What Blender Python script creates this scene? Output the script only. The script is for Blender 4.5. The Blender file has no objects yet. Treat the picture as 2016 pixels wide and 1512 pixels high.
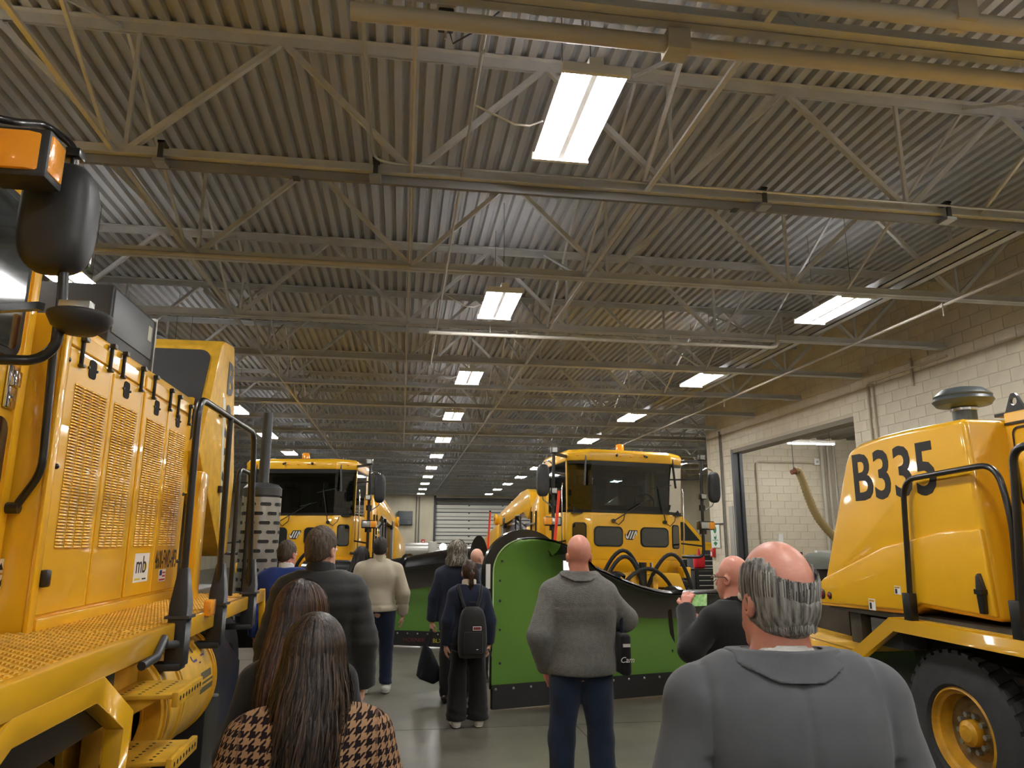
import bpy, bmesh, math, random
import numpy as np
from mathutils import Vector, Matrix
random.seed(7); rng = np.random.default_rng(7)
PI = math.pi
SC = bpy.context.scene
COL = SC.collection

# ------------------------------------------------------------------ camera
# image taken as 2016 x 1512; hall axis = +Y, camera stands at the origin, 1.75 m up
CF, CPSI, CTH, CRO, CH = 1431.857, 0.147353, 0.213317, 0.003062, 1.75
_r = np.array([math.cos(CPSI), -math.sin(CPSI), 0.0])
_f = np.array([math.sin(CPSI)*math.cos(CTH), math.cos(CPSI)*math.cos(CTH), math.sin(CTH)])
_u = np.cross(_r, _f)
CR = math.cos(CRO)*_r + math.sin(CRO)*_u
CU = -math.sin(CRO)*_r + math.cos(CRO)*_u
cam_data = bpy.data.cameras.new('camera')
cam_data.sensor_fit = 'HORIZONTAL'; cam_data.sensor_width = 36.0
cam_data.lens = CF/2016*36.0; cam_data.clip_start = 0.05; cam_data.clip_end = 300
cam = bpy.data.objects.new('camera', cam_data); COL.objects.link(cam)
M4 = Matrix(((CR[0], CU[0], -_f[0], 0), (CR[1], CU[1], -_f[1], 0), (CR[2], CU[2], -_f[2], CH), (0, 0, 0, 1)))
cam.matrix_world = M4
SC.camera = cam

def ray(px, py): return (px-1008)/CF*CR - (py-756)/CF*CU + _f
def atY(px, py, Y): d = ray(px, py); t = Y/d[1]; return (d[0]*t, Y, CH+d[2]*t)
def atX(px, py, X): d = ray(px, py); t = X/d[0]; return (X, d[1]*t, CH+d[2]*t)
def atZ(px, py, Z): d = ray(px, py); t = (Z-CH)/d[2]; return (d[0]*t, d[1]*t, Z)
def depth_px(P):
    d = np.asarray(P, float)-np.array([0, 0, CH]); z = d@_f
    return z, (1008+CF*(d@CR)/z if z > 0.01 else -1e6), (756-CF*(d@CU)/z if z > 0.01 else -1e6)

# ------------------------------------------------------------------ world, exposure
w = bpy.data.worlds.new('world'); SC.world = w; w.use_nodes = True
w.node_tree.nodes['Background'].inputs[0].default_value = (1, 1, 1, 1)
w.node_tree.nodes['Background'].inputs[1].default_value = 0.02
vs = SC.view_settings
vs.view_transform = 'Standard'; vs.look = 'None'; vs.gamma = 1.0; vs.use_curve_mapping = False
vs.exposure = 0.9
SC.cycles.max_bounces = 5; SC.cycles.diffuse_bounces = 3; SC.cycles.glossy_bounces = 2; SC.cycles.caustics_reflective = False; SC.cycles.caustics_refractive = False
TUBE_EMIT = 56.0

# ------------------------------------------------------------------ materials
def lin(c):
    c = c/255.0
    return c/12.92 if c <= 0.04045 else ((c+0.055)/1.055)**2.4
def rgb(r, g, b): return (lin(r), lin(g), lin(b), 1)
MATS = {}
def mat(name, col, rough=0.5, metal=0.0, coat=0.0, var=0.0, vscale=6.0, bump=0.0, bscale=40.0, emit=0.0, spec=0.5, stretch=None, col2=None, trans=0.0, alpha=1.0, sheen=0.0):
    if name in MATS: return MATS[name]
    m = bpy.data.materials.new(name); m.use_nodes = True
    nt = m.node_tree; p = nt.nodes['Principled BSDF']
    p.inputs['Base Color'].default_value = col; p.inputs['Roughness'].default_value = rough
    p.inputs['Metallic'].default_value = metal; p.inputs['Coat Weight'].default_value = coat
    p.inputs['Coat Roughness'].default_value = 0.06
    p.inputs['Specular IOR Level'].default_value = spec
    p.inputs['Transmission Weight'].default_value = trans
    p.inputs['Sheen Weight'].default_value = sheen
    if emit:
        p.inputs['Emission Color'].default_value = col; p.inputs['Emission Strength'].default_value = emit
    if var or bump:
        tc = nt.nodes.new('ShaderNodeTexCoord'); mp = nt.nodes.new('ShaderNodeMapping')
        nt.links.new(tc.outputs['Object'], mp.inputs[0])
        if stretch: mp.inputs['Scale'].default_value = stretch
    if var:
        n = nt.nodes.new('ShaderNodeTexNoise'); n.inputs['Scale'].default_value = vscale; n.inputs['Detail'].default_value = 5
        nt.links.new(mp.outputs[0], n.inputs['Vector'])
        r = nt.nodes.new('ShaderNodeValToRGB'); r.color_ramp.elements[0].position = 0.32; r.color_ramp.elements[1].position = 0.68
        c2 = col2 or tuple(min(1, x*(1+var)) for x in col[:3])+(1,)
        r.color_ramp.elements[0].color = tuple(x*(1-var) for x in col[:3])+(1,) if not col2 else col
        r.color_ramp.elements[1].color = c2
        nt.links.new(n.outputs[0], r.inputs[0]); nt.links.new(r.outputs[0], p.inputs['Base Color'])
    if bump:
        n2 = nt.nodes.new('ShaderNodeTexNoise'); n2.inputs['Scale'].default_value = bscale; n2.inputs['Detail'].default_value = 3
        nt.links.new(mp.outputs[0], n2.inputs['Vector'])
        b = nt.nodes.new('ShaderNodeBump'); b.inputs['Strength'].default_value = bump; b.inputs['Distance'].default_value = 0.01
        nt.links.new(n2.outputs[0], b.inputs['Height']); nt.links.new(b.outputs[0], p.inputs['Normal'])
    MATS[name] = m
    return m

YEL = mat('yellow_paint', rgb(238, 180, 30), 0.32, coat=0.7, var=0.04, vscale=1.5)
YELD = mat('yellow_paint_worn', rgb(222, 172, 48), 0.5, coat=0.1, var=0.16, vscale=9)
AMBER = mat('amber_lens', rgb(255, 168, 48), 0.18, coat=0.8, bump=0.25, bscale=60)
BLK = mat('black_paint', rgb(26, 26, 27), 0.35, coat=0.25)
BLKM = mat('black_plastic', rgb(40, 41, 43), 0.5, bump=0.08, bscale=300)
RUB = mat('black_rubber', rgb(30, 30, 30), 0.75, var=0.15, vscale=12)
TYRE = mat('tyre_rubber', rgb(42, 42, 42), 0.8, var=0.2, vscale=10, bump=0.1, bscale=80)
DKGR = mat('dark_grey_steel', rgb(62, 65, 68), 0.45, metal=0.2)
GREYP = mat('grey_panel', rgb(96, 100, 104), 0.45)
STEEL = mat('galvanised_steel', rgb(170, 170, 165), 0.38, metal=0.85, var=0.1, vscale=8)
CHROME = mat('chrome', rgb(225, 225, 225), 0.12, metal=1.0)
GLASS = mat('tinted_glass', rgb(24, 32, 34), 0.05, coat=1.0, spec=0.7)
REDL = mat('red_lens', rgb(120, 14, 10), 0.2, coat=0.8)
WHT = mat('white_sticker', rgb(232, 232, 228), 0.5)
INK = mat('black_ink', rgb(26, 24, 22), 0.55)
TRUSS = mat('truss_paint', rgb(196, 199, 203), 0.55, var=0.08, vscale=3)
PIPE = mat('painted_pipe', rgb(186, 180, 168), 0.5)
CONDUIT = mat('steel_conduit', rgb(190, 190, 188), 0.3, metal=0.7)

# ------------------------------------------------------------------ mesh builder
class MB:
    def __init__(s): s.v = []; s.f = []
    def add(s, vs_, fs):
        o = len(s.v); s.v += [tuple(map(float, p)) for p in vs_]; s.f += [tuple(i+o for i in f) for f in fs]; return s
    def box(s, x0, x1, y0, y1, z0, z1):
        return s.add([(x0,y0,z0),(x1,y0,z0),(x1,y1,z0),(x0,y1,z0),(x0,y0,z1),(x1,y0,z1),(x1,y1,z1),(x0,y1,z1)],
                     [(0,3,2,1),(4,5,6,7),(0,1,5,4),(1,2,6,5),(2,3,7,6),(3,0,4,7)])
    def cbox(s, c, d, ax=None):
        if ax is None: return s.box(c[0]-d[0]/2,c[0]+d[0]/2,c[1]-d[1]/2,c[1]+d[1]/2,c[2]-d[2]/2,c[2]+d[2]/2)
        A = np.array(ax, float); pts = []
        for dz in (-.5,.5):
            for dx, dy in ((-.5,-.5),(.5,-.5),(.5,.5),(-.5,.5)):
                pts.append(np.array(c)+A[0]*dx*d[0]+A[1]*dy*d[1]+A[2]*dz*d[2])
        return s.add(pts, [(0,3,2,1),(4,5,6,7),(0,1,5,4),(1,2,6,5),(2,3,7,6),(3,0,4,7)])
    def bar(s, p, q, w_, h_=None, up=(0,0,1)):
        p = np.array(p, float); q = np.array(q, float); d = q-p; L = np.linalg.norm(d); d /= L
        up = np.array(up, float)
        if abs(d@up) > 0.98: up = np.array((0, 1.0, 0))
        x = np.cross(d, up); x /= np.linalg.norm(x); z = np.cross(x, d)
        return s.cbox((p+q)/2, (w_, L, h_ or w_), (x, d, z))
    def prism(s, pts, axis, a, b):
        n = len(pts)
        def P(u, t):
            if axis == 'x': return (t, u[0], u[1])
            if axis == 'y': return (u[0], t, u[1])
            return (u[0], u[1], t)
        v = [P(u, a) for u in pts]+[P(u, b) for u in pts]
        return s.add(v, [tuple(range(n))[::-1], tuple(range(n, 2*n))]+[(i,(i+1)%n,n+(i+1)%n,n+i) for i in range(n)])
    def tube(s, path, r, n=8, closed=False):
        P = [np.array(p, float) for p in path]; m = len(P)
        rs = r if hasattr(r, '__len__') else [r]*m
        T = []
        for i in range(m):
            a = P[max(0,i-1)] if not closed else P[(i-1)%m]; b = P[min(m-1,i+1)] if not closed else P[(i+1)%m]
            t = b-a; T.append(t/(np.linalg.norm(t)+1e-12))
        up = np.array((0,0,1.0)) if abs(T[0][2]) < .9 else np.array((1.0,0,0))
        x = np.cross(T[0], up); x /= np.linalg.norm(x)
        v = []; f = []
        for i in range(m):
            x = x-T[i]*(x@T[i]); x /= np.linalg.norm(x)+1e-12; y = np.cross(T[i], x)
            for k in range(n):
                a = 2*PI*k/n; v.append(P[i]+rs[i]*(math.cos(a)*x+math.sin(a)*y))
        for i in range(m-1 if not closed else m):
            j = (i+1)%m
            for k in range(n): f.append((i*n+k, i*n+(k+1)%n, j*n+(k+1)%n, j*n+k))
        if not closed: f += [tuple(range(n))[::-1], tuple(range((m-1)*n, m*n))]
        return s.add(v, f)
    def cyl(s, p, q, r, r2=None, n=16): return s.tube([p, q], [r, r if r2 is None else r2], n)
    def lathe(s, prof, c=(0,0,0), axis='z', n=24, caps=True):
        v = []; m = len(prof)
        for (r, h) in prof:
            for k in range(n):
                a = 2*PI*k/n; ca, sa = r*math.cos(a), r*math.sin(a)
                if axis == 'z': p = (c[0]+ca, c[1]+sa, c[2]+h)
                elif axis == 'y': p = (c[0]+ca, c[1]+h, c[2]+sa)
                else: p = (c[0]+h, c[1]+ca, c[2]+sa)
                v.append(p)
        f = [(i*n+k, i*n+(k+1)%n, (i+1)*n+(k+1)%n, (i+1)*n+k) for i in range(m-1) for k in range(n)]
        if caps and prof[0][0] > 1e-5: f.append(tuple(range(n))[::-1])
        if caps and prof[-1][0] > 1e-5: f.append(tuple(range((m-1)*n, m*n)))
        return s.add(v, f)
    def grid(s, G):
        G = np.asarray(G, float); a, b = G.shape[:2]
        return s.add(G.reshape(-1, 3), [(i*b+j, (i+1)*b+j, (i+1)*b+j+1, i*b+j+1) for i in range(a-1) for j in range(b-1)])
    def sphere(s, c, r, n=12, m=8):
        r = r if hasattr(r, '__len__') else (r, r, r)
        G = [[(c[0]+r[0]*math.sin(PI*i/m)*math.cos(2*PI*j/n), c[1]+r[1]*math.sin(PI*i/m)*math.sin(2*PI*j/n), c[2]+r[2]*math.cos(PI*i/m)) for j in range(n+1)] for i in range(m+1)]
        return s.grid(G)
    def mesh(s, name, mt=None, smooth=0, bevel=0, seg=2, fix=True):
        me = bpy.data.meshes.new(name); me.from_pydata(s.v, [], s.f)
        if bevel or fix:
            bm = bmesh.new(); bm.from_mesh(me)
            bmesh.ops.remove_doubles(bm, verts=bm.verts, dist=1e-5)
            if fix == True: bmesh.ops.recalc_face_normals(bm, faces=bm.faces)
            if bevel:
                es = [e for e in bm.edges if len(e.link_faces) == 2 and e.calc_face_angle(0) > 0.45]
                bmesh.ops.bevel(bm, geom=es, offset=bevel, segments=seg, affect='EDGES', profile=0.5, clamp_overlap=True)
            bm.to_mesh(me); bm.free()
        if smooth or bevel:
            me.polygons.foreach_set('use_smooth', [True]*len(me.polygons))
            me.set_sharp_from_angle(angle=math.radians(smooth or 32))
        if mt: me.materials.append(mt)
        return me
    def build(s, name, mt, parent=None, smooth=0, bevel=0, seg=2, fix=True, world=True):
        me = s.mesh(name, mt, smooth, bevel, seg, fix)
        return link(name, me, parent, world)

ROOTM = {}
def root_of(o):
    while o.parent: o = o.parent
    return o
def link(name, me, parent=None, world=True):
    """world=True: the mesh was written in world coordinates; shift it into its thing's own frame"""
    o = bpy.data.objects.new(name, me); COL.objects.link(o)
    if parent is not None:
        if world:
            R = root_of(parent)
            if R.name in ROOTM: me.transform(ROOTM[R.name].inverted())
        o.parent = parent
    return o
def thing(name, label, cat, loc=(0,0,0), rotz=0.0, group=None):
    o = bpy.data.objects.new(name, None); COL.objects.link(o); o.empty_display_size = 0.1
    o.location = loc; o.rotation_euler = (0, 0, rotz)
    ROOTM[o.name] = Matrix.Translation(loc) @ Matrix.Rotation(rotz, 4, 'Z')
    return tag(o, label, cat, group)
def tag(o, label=None, cat=None, group=None, kind=None):
    if label: o['label'] = label
    if cat: o['category'] = cat
    if group: o['group'] = group
    if kind: o['kind'] = kind
    return o
def struct(o): o['kind'] = 'structure'; return o
def inst(name, me, parent, loc, rot=(0,0,0), scale=(1,1,1)):
    o = bpy.data.objects.new(name, me); COL.objects.link(o); o.parent = parent
    o.location = loc; o.rotation_euler = rot; o.scale = scale; return o
def copy_tree(o, parent=None):
    c = o.copy(); COL.objects.link(c)
    if parent is not None: c.parent = parent
    for ch in list(o.children): copy_tree(ch, c)
    return c
def fillet(path, r, n=5):
    P = [np.array(p, float) for p in path]; out = [P[0]]
    for i in range(1, len(P)-1):
        a, b, c = P[i-1], P[i], P[i+1]
        d1 = a-b; d2 = c-b; l1 = np.linalg.norm(d1); l2 = np.linalg.norm(d2)
        rr = min(r, l1*.49, l2*.49); p = b+d1/l1*rr; q = b+d2/l2*rr
        for k in range(n+1):
            t = k/n; out.append((1-t)**2*p+2*t*(1-t)*b+t*t*q)
    out.append(P[-1]); return out
def rrect(w_, h_, r, n=4, cx=0, cy=0):
    pts = []
    for (sx, sy, a0) in ((1,1,0),(-1,1,90),(-1,-1,180),(1,-1,270)):
        for k in range(n+1):
            a = math.radians(a0+90*k/n); pts.append((cx+sx*(w_/2-r)+r*math.cos(a), cy+sy*(h_/2-r)+r*math.sin(a)))
    return pts
def text_mesh(txt, size, depth=0.002, bold=0.0, sx=1.0, shear=0.0):
    cu = bpy.data.curves.new('lettering', 'FONT'); cu.body = txt; cu.size = size; cu.extrude = depth; cu.offset = bold; cu.shear = shear
    cu.align_x = 'CENTER'; cu.align_y = 'CENTER'; cu.resolution_u = 3
    o = bpy.data.objects.new('lettering', cu); COL.objects.link(o)
    dg = bpy.context.evaluated_depsgraph_get(); me = bpy.data.meshes.new_from_object(o.evaluated_get(dg))
    bpy.data.objects.remove(o); bpy.data.curves.remove(cu)
    me.transform(Matrix.Diagonal((sx, 1, 1, 1)))
    return me
def text_on(name, txt, size, c, right, up, mt, parent, bold=0.0, sx=1.0, depth=0.002, world=True, shear=0.0):
    me = text_mesh(txt, size, depth, bold, sx, shear)
    r = Vector(right).normalized(); u = Vector(up).normalized(); n = r.cross(u).normalized(); u = n.cross(r)
    me.transform(Matrix(((r.x,u.x,n.x,c[0]),(r.y,u.y,n.y,c[1]),(r.z,u.z,n.z,c[2]),(0,0,0,1))))
    me.materials.clear(); me.materials.append(mt)
    return link(name, me, parent, world)
# ================================================================== THE HALL
XL, XW, XR = -12.0, 8.8, 16.5          # left wall, near right wall, far right wall
YN, YE, YB = -7.0, 20.0, 52.0          # wall behind the camera, end of near right wall, back wall
ZD, ZB = 6.17, 4.89                    # deck underside, truss bottom chord
# floor: polished concrete
m = bpy.data.materials.new('polished_concrete'); m.use_nodes = True; nt = m.node_tree; p = nt.nodes['Principled BSDF']
tc = nt.nodes.new('ShaderNodeTexCoord')
n1 = nt.nodes.new('ShaderNodeTexNoise'); n1.inputs['Scale'].default_value = 0.9; n1.inputs['Detail'].default_value = 8; n1.inputs['Roughness'].default_value = 0.62
n2 = nt.nodes.new('ShaderNodeTexNoise'); n2.inputs['Scale'].default_value = 2.6; n2.inputs['Detail'].default_value = 7
for n in (n1, n2): nt.links.new(tc.outputs['Object'], n.inputs['Vector'])
mx = nt.nodes.new('ShaderNodeMix'); mx.data_type = 'FLOAT'; mx.inputs[0].default_value = 0.4
nt.links.new(n1.outputs[0], mx.inputs[2]); nt.links.new(n2.outputs[0], mx.inputs[3])
r = nt.nodes.new('ShaderNodeValToRGB'); r.color_ramp.elements[0].position = 0.3; r.color_ramp.elements[1].position = 0.7
r.color_ramp.elements[0].color = rgb(76, 73, 66); r.color_ramp.elements[1].color = rgb(128, 124, 113)
nt.links.new(mx.outputs[0], r.inputs[0]); nt.links.new(r.outputs[0], p.inputs['Base Color'])
rr = nt.nodes.new('ShaderNodeMapRange'); rr.inputs[3].default_value = 0.27; rr.inputs[4].default_value = 0.36
nt.links.new(n2.outputs[0], rr.inputs[0]); nt.links.new(rr.outputs[0], p.inputs['Roughness'])
FLOORM = m
struct(MB().box(XL, XR, YN, YB, -0.2, 0).build('floor', FLOORM))
# saw-cut joints in the slab (thin recessed-looking dark strips lying flush)
jm = mat('joint_sealant', rgb(78, 76, 70), 0.6)
FL = bpy.data.objects['floor']
for k, x in enumerate((-7.5, -2.9, 1.75, 6.3, 11.0)):
    MB().box(x-.006, x+.006, YN, YB, 0.0, 0.0015).build('joint_strip', jm, FL)
for y in (-1.5, 3.0, 7.5, 12.0, 16.5, 21.0, 28.0, 35.0):
    MB().box(XL, XR, y-.006, y+.006, 0.0, 0.0015).build('joint_strip', jm, FL)

# ceiling: ribbed steel deck, ribs along the hall
DECK = mat('painted_deck', rgb(172, 175, 181), 0.6, var=0.07, vscale=0.7)
pitch = 0.155; prof = []
x = XL
while x < XR:
    prof += [(x, ZD), (x+0.075, ZD), (x+0.095, ZD+0.055), (x+0.135, ZD+0.055)]; x += pitch
ys = [YN, YB]
mb = MB(); mb.grid([[(a, y, b) for y in ys] for a, b in prof])
mb.box(XL, XR, YN, YB, ZD+0.08, ZD+0.2)
struct(mb.build('ceiling', DECK, fix=False))

# walls
BLOCK = mat('painted_block', rgb(214, 205, 184), 0.7, var=0.05, vscale=2.5, bump=0.5, bscale=55)
MORTAR = mat('mortar', rgb(196, 187, 166), 0.8)
CONC = mat('cast_concrete', rgb(196, 188, 164), 0.75, var=0.14, vscale=1.3, bump=0.3, bscale=12, stretch=(1, 1, 0.35))
def block_wall(name, holes, umax, parent_boxes, to_world, visible, bw=0.406, bh=0.203, gap=0.009, proud=0.009, ztop=ZD, u0=0.0):
    """wall slab of mortar plus single blocks standing proud of it"""
    mb = MB()
    for b in parent_boxes: mb.box(*b)
    wall = struct(mb.build(name, MORTAR))
    cells = []
    nr = int(ztop/bh)
    for r_ in range(nr+1):
        z0 = r_*bh; z1 = min(z0+bh, ztop)
        if z1-z0 < 0.04: continue
        u = u0-(bw/2 if r_ % 2 else 0)
        while u < umax:
            a, b = max(u, u0), min(u+bw, umax); u += bw
            if b-a < 0.05: continue
            segs = [(a, b)]
            for (h0, h1, hz0, hz1) in holes:
                if z1 > hz0+.02 and z0 < hz1-.02:
                    ns = []
                    for (s0, s1) in segs:
                        if s1 <= h0 or s0 >= h1: ns.append((s0, s1))
                        else:
                            if h0-s0 > .05: ns.append((s0, h0))
                            if s1-h1 > .05: ns.append((h1, s1))
                    segs = ns
            for (s0, s1) in segs: cells.append((s0, s1, z0, z1))
    scored = []
    for c_ in cells:
        P = to_world((c_[0]+c_[1])/2, (c_[2]+c_[3])/2)
        z, px, py = depth_px(P)
        vis = z > 0 and -30 < px < 2046 and -30 < py < 1542 and visible(px, py)
        scored.append((-(1/z) if vis else 1, c_))
    scored.sort(key=lambda t: t[0])
    nvis = min(300, sum(1 for s_ in scored if s_[0] < 0))
    cache = {}; rest = MB()
    for i, (sc, (s0, s1, z0, z1)) in enumerate(scored):
        L = round(s1-s0-gap, 3); Hh = round(z1-z0-gap, 3); A = np.array(to_world(s0+gap/2, z0+gap/2)); B = np.array(to_world(s1-gap/2, z0+gap/2))
        d = (B-A)/np.linalg.norm(B-A); nrm = np.array(to_world.normal)
        if i < nvis:
            if (L, Hh) not in cache:
                b_ = MB().cbox((0, 0, 0), (L, proud*2, Hh), (d, nrm, (0, 0, 1)))
                cache[(L, Hh)] = b_.mesh('block', BLOCK, bevel=0.004, seg=1)
            inst('block', cache[(L, Hh)], wall, tuple((A+B)/2+np.array((0, 0, Hh/2))))
        else:
            rest.cbox(tuple((A+B)/2+np.array((0, 0, Hh/2))), (L, proud*2, Hh), (d, nrm, (0, 0, 1)))
    if rest.f: tag(rest.build('blockwork', BLOCK, wall), kind='stuff')
    return wall
def tw_right(u, z): return (XW, u, z)
tw_right.normal = (1, 0, 0)
OP0, OP1, OPZ = 13.1, 18.65, 4.2     # opening of the side bay
block_wall('wall_right', [(OP0, OP1, -1, OPZ)], YE, [(XW, XW+.3, YN, OP0, 0, ZD), (XW, XW+.3, OP1, YE, 0, ZD), (XW, XW+.3, OP0, OP1, OPZ, ZD)], tw_right, lambda px, py: px > 1390, u0=YN)
def tw_bay(u, z): return (XW+u, OP1, z)
tw_bay.normal = (0, 1, 0)
block_wall('wall_bay_side', [], 5.0, [(XW+.0, 14.2, OP1, OP1+.3, 0, 4.7)], tw_bay, lambda px, py: 1440 < px < 1720, ztop=4.6, u0=0.02)
struct(MB().box(XW+.3, 14.2, OP0-.3, OP0, 0, 4.7).build('wall_bay_near', MORTAR))
struct(MB().box(14.0, 14.3, OP0, OP1, 0, 4.7).build('wall_bay_back', MORTAR))
mb = MB(); x = XW+.3; pr = []
while x < 14.0: pr += [(x, 4.55), (x+.2, 4.55), (x+.25, 4.67), (x+.4, 4.67)]; x += .45
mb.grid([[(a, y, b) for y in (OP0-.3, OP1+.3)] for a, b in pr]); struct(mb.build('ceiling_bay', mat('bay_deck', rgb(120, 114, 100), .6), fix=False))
struct(MB().box(XW, XR, YE-.02, YE+.25, 0, ZD).build('wall_right_return', CONC))
struct(MB().box(XR, XR+.3, YE, YB, 0, ZD).build('wall_right_far', CONC))
struct(MB().box(12.4, XR, 36, 36.3, 0, ZD).build('wall_partition', CONC))
struct(MB().box(XL-.3, XL, YN, YB, 0, ZD).build('wall_left', CONC))
struct(MB().box(XL, XW+.3, YN-.3, YN, 0, ZD).build('wall_rear', CONC))
# back wall with the overhead door
DX0 = atY(856, 1030, YB)[0]; DX1 = DX0+9.6; DZ = atY(860, 993, YB)[2]
mb = MB(); mb.box(XL, DX0, YB, YB+.3, 0, ZD); mb.box(DX1, XR, YB, YB+.3, 0, ZD); mb.box(DX0, DX1, YB, YB+.3, DZ+.25, ZD)
struct(mb.build('wall_back', CONC))
door = bpy.data.objects.new('door_1', None); COL.objects.link(door); door.location = ((DX0+DX1)/2, YB+.1, 0); struct(door)
ROOTM[door.name] = Matrix.Translation(door.location)
SECT = mat('door_section', rgb(206, 203, 192), 0.5); SEAM = mat('door_seam', rgb(70, 70, 66), .6)
nsec = 8; sh = DZ/nsec
for k in range(nsec):
    s_ = MB().box(DX0+.05, DX1-.05, YB+.08, YB+.14, k*sh+.03, (k+1)*sh-.03).build('door_section', SECT, door, bevel=.01, seg=1)
    MB().box(DX0+.05, DX1-.05, YB+.06, YB+.075, k*sh+.22, k*sh+.26).build('rail', SEAM, door)
    for hx in (2.4, 4.8, 7.2): MB().box(DX0+hx-.06, DX0+hx+.06, YB+.05, YB+.08, (k+1)*sh-.1, (k+1)*sh-.02).build('hinge', SEAM, door)
MB().box(DX0, DX1, YB+.1, YB+.13, DZ, DZ+.28).build('door_header', mat('door_header_steel', rgb(96, 94, 88), .6), door)
MB().box(DX0-.1, DX0+.05, YB-.1, YB-.001, 0, DZ+.6).build('track', DKGR, door)
MB().box(DX1-.05, DX1+.1, YB-.1, YB-.001, 0, DZ+.6).build('track', DKGR, door)
MB().cyl((DX0, YB-.25, DZ+.35), (DX1, YB-.25, DZ+.35), .09, n=10).build('spring_shaft', DKGR, door)
# bay door frame (dark guide at the far jamb) + header edge
t = MB(); t.box(XW-.02, XW+.12, OP1-.14, OP1-.02, 0, OPZ); t.box(XW+.14, XW+.22, OP1-.2, OP1-.02, 0, OPZ-.05)
struct(t.build('trim_1', DKGR))
struct(MB().box(XW-.015, XW+.31, OP0, OP1, OPZ-.1, OPZ).build('trim_2', mat('header_steel', rgb(120, 112, 96), .6)))
struct(MB().box(XW-.03, XW+.0, OP1+.05, OP1+.3, 0, 2.7).build('trim_3', mat('pale_steel', rgb(170, 168, 160), .4, metal=.3)))

# ---------------------------------------------------------------- roof trusses
Y0, DYT = 5.97, 2.247
def chord_mesh(x0, x1, flip):
    mb = MB(); s = -1 if flip else 1
    for o in (-.04, .04):
        mb.box(x0, x1, o-.034, o+.034, 0 if not flip else -.008, .008 if not flip else 0)
        q = .018 if o > 0 else -.018
        mb.box(x0, x1, q-.004, q+.004, 0 if not flip else -.1, .1 if not flip else 0)
    return mb
nodes = [2.4*n for n in range(-5, 4)]
def wmesh(dx, th):
    mb = MB(); mb.bar((0, 0, .05), (dx, 0, ZD-ZB-.05), th, th); return mb.mesh('web_member', TRUSS)
W_UP, W_DN, W_V = wmesh(1.2, .05), wmesh(-1.2, .05), wmesh(0.001, .035)
chords = {}
k = -2
while True:
    y = Y0+DYT*k
    if y > YB-.4: break
    xr = XW-.01 if y < YE else XR-.02
    tr = thing('roof_truss', 'pale painted steel open-web roof truss spanning the hall under the ribbed deck', 'roof truss', (0, y, ZB), 0, 'roof trusses')
    if k in (-1, 0, 1, 2): tr['label'] = {-1: 'pale steel roof truss with a thick pipe slung under it', 0: 'pale steel roof truss carrying the bright conduit and dark clamps', 1: 'pale steel roof truss with a short pipe under its louvered truck side', 2: 'pale steel roof truss above the sprinkler branch with upturned elbow'}[k]
    if xr not in chords:
        chords[xr] = (chord_mesh(XL+.01, xr, False).mesh('bottom_chord', TRUSS), chord_mesh(XL+.01, xr, True).mesh('top_chord', TRUSS))
    inst('bottom_chord', chords[xr][0], tr, (0, 0, 0)); inst('top_chord', chords[xr][1], tr, (0, 0, ZD-ZB-.002))
    n = -5
    while 2.4*n < xr:
        X = 2.4*n
        if X+1.2 < xr: inst('web_member', W_UP, tr, (X, 0, 0))
        if X-1.2 > XL: inst('web_member', W_DN, tr, (X, 0, 0))
        if X > XL: inst('web_post', W_V, tr, (X, 0, 0))
        n += 1
    inst('bearing_plate', MB().box(xr-.35, xr, -.07, .07, -.015, .0).mesh('bearing_plate', TRUSS), tr, (0, 0, 0))
    k += 1
NT = k
# cross bridging between neighbouring trusses
bm_a = MB().bar((0, .03, .06), (0, DYT-.03, ZD-ZB-.07), .028).mesh('bridging_bar', TRUSS)
bm_b = MB().bar((0, .03, ZD-ZB-.07), (0, DYT-.03, .06), .028).mesh('bridging_bar', TRUSS)
bm_h = MB().box(-.02, .02, .02, DYT-.02, .004, .03).mesh('bridging_rail', TRUSS)
for X, what in ((-6.9, 'nearest the concrete side wall'), (-2.55, 'above the louvered truck'), (2.05, 'beside the centre row of lights'), (5.55, 'above the pipes by the block wall')):
    br = thing('truss_bridging', 'line of thin crossed bracing bars between the trusses, '+what, 'bracing', (X, 0, ZB))
    for k in range(-2, 20):
        y = Y0+DYT*k
        if y+DYT > YB: break
        inst('bridging_bar', bm_a, br, (0, y, 0)); inst('bridging_bar', bm_b, br, (0.035, y, 0))
        if X in (2.05, -2.55): inst('bridging_rail', bm_h, br, (.08, y, 0))

# ---------------------------------------------------------------- pipes and conduits under the roof
def pipe(name, path, r_, mt, label, cat='pipe', n=10, hangers=None, group=None, clamps=None):
    P0 = path[0]; t = thing(name, label, cat, P0, 0, group)
    MB().tube(path, r_, n).build('pipe_run', mt, t, smooth=40)
    if clamps:
        for c_ in clamps: MB().cbox(c_, (r_*2.6, r_*2.6, r_*2.6)).build('clamp', mt, t)
    if hangers:
        for (h, top) in hangers: MB().cyl(h, (h[0], h[1], top), .008, n=6).build('hanger', TRUSS, t)
    return t
hz = lambda pts: [(q, ZB+.06) for q in pts]
pipe('sprinkler_main', [(.9, 3.35, 4.78), (XW-.1, 3.35, 4.83)], .05, PIPE, 'thick pale sprinkler main across the hall above the nearest truss', hangers=hz([(2.5, 3.35, 4.85), (6, 3.35, 4.85)]), clamps=[(3.2, 3.35, 4.83), (5.9, 3.35, 4.83)])
pipe('sprinkler_main', [(-.4, 3.82, 4.8), (XW-.1, 3.82, 4.8)], .055, PIPE, 'thick pale pipe slung directly under the nearest truss', hangers=hz([(1, 3.82, 4.83), (5, 3.82, 4.83)]), clamps=[(1.6, 3.82, 4.8), (4.7, 3.82, 4.8)])
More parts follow.
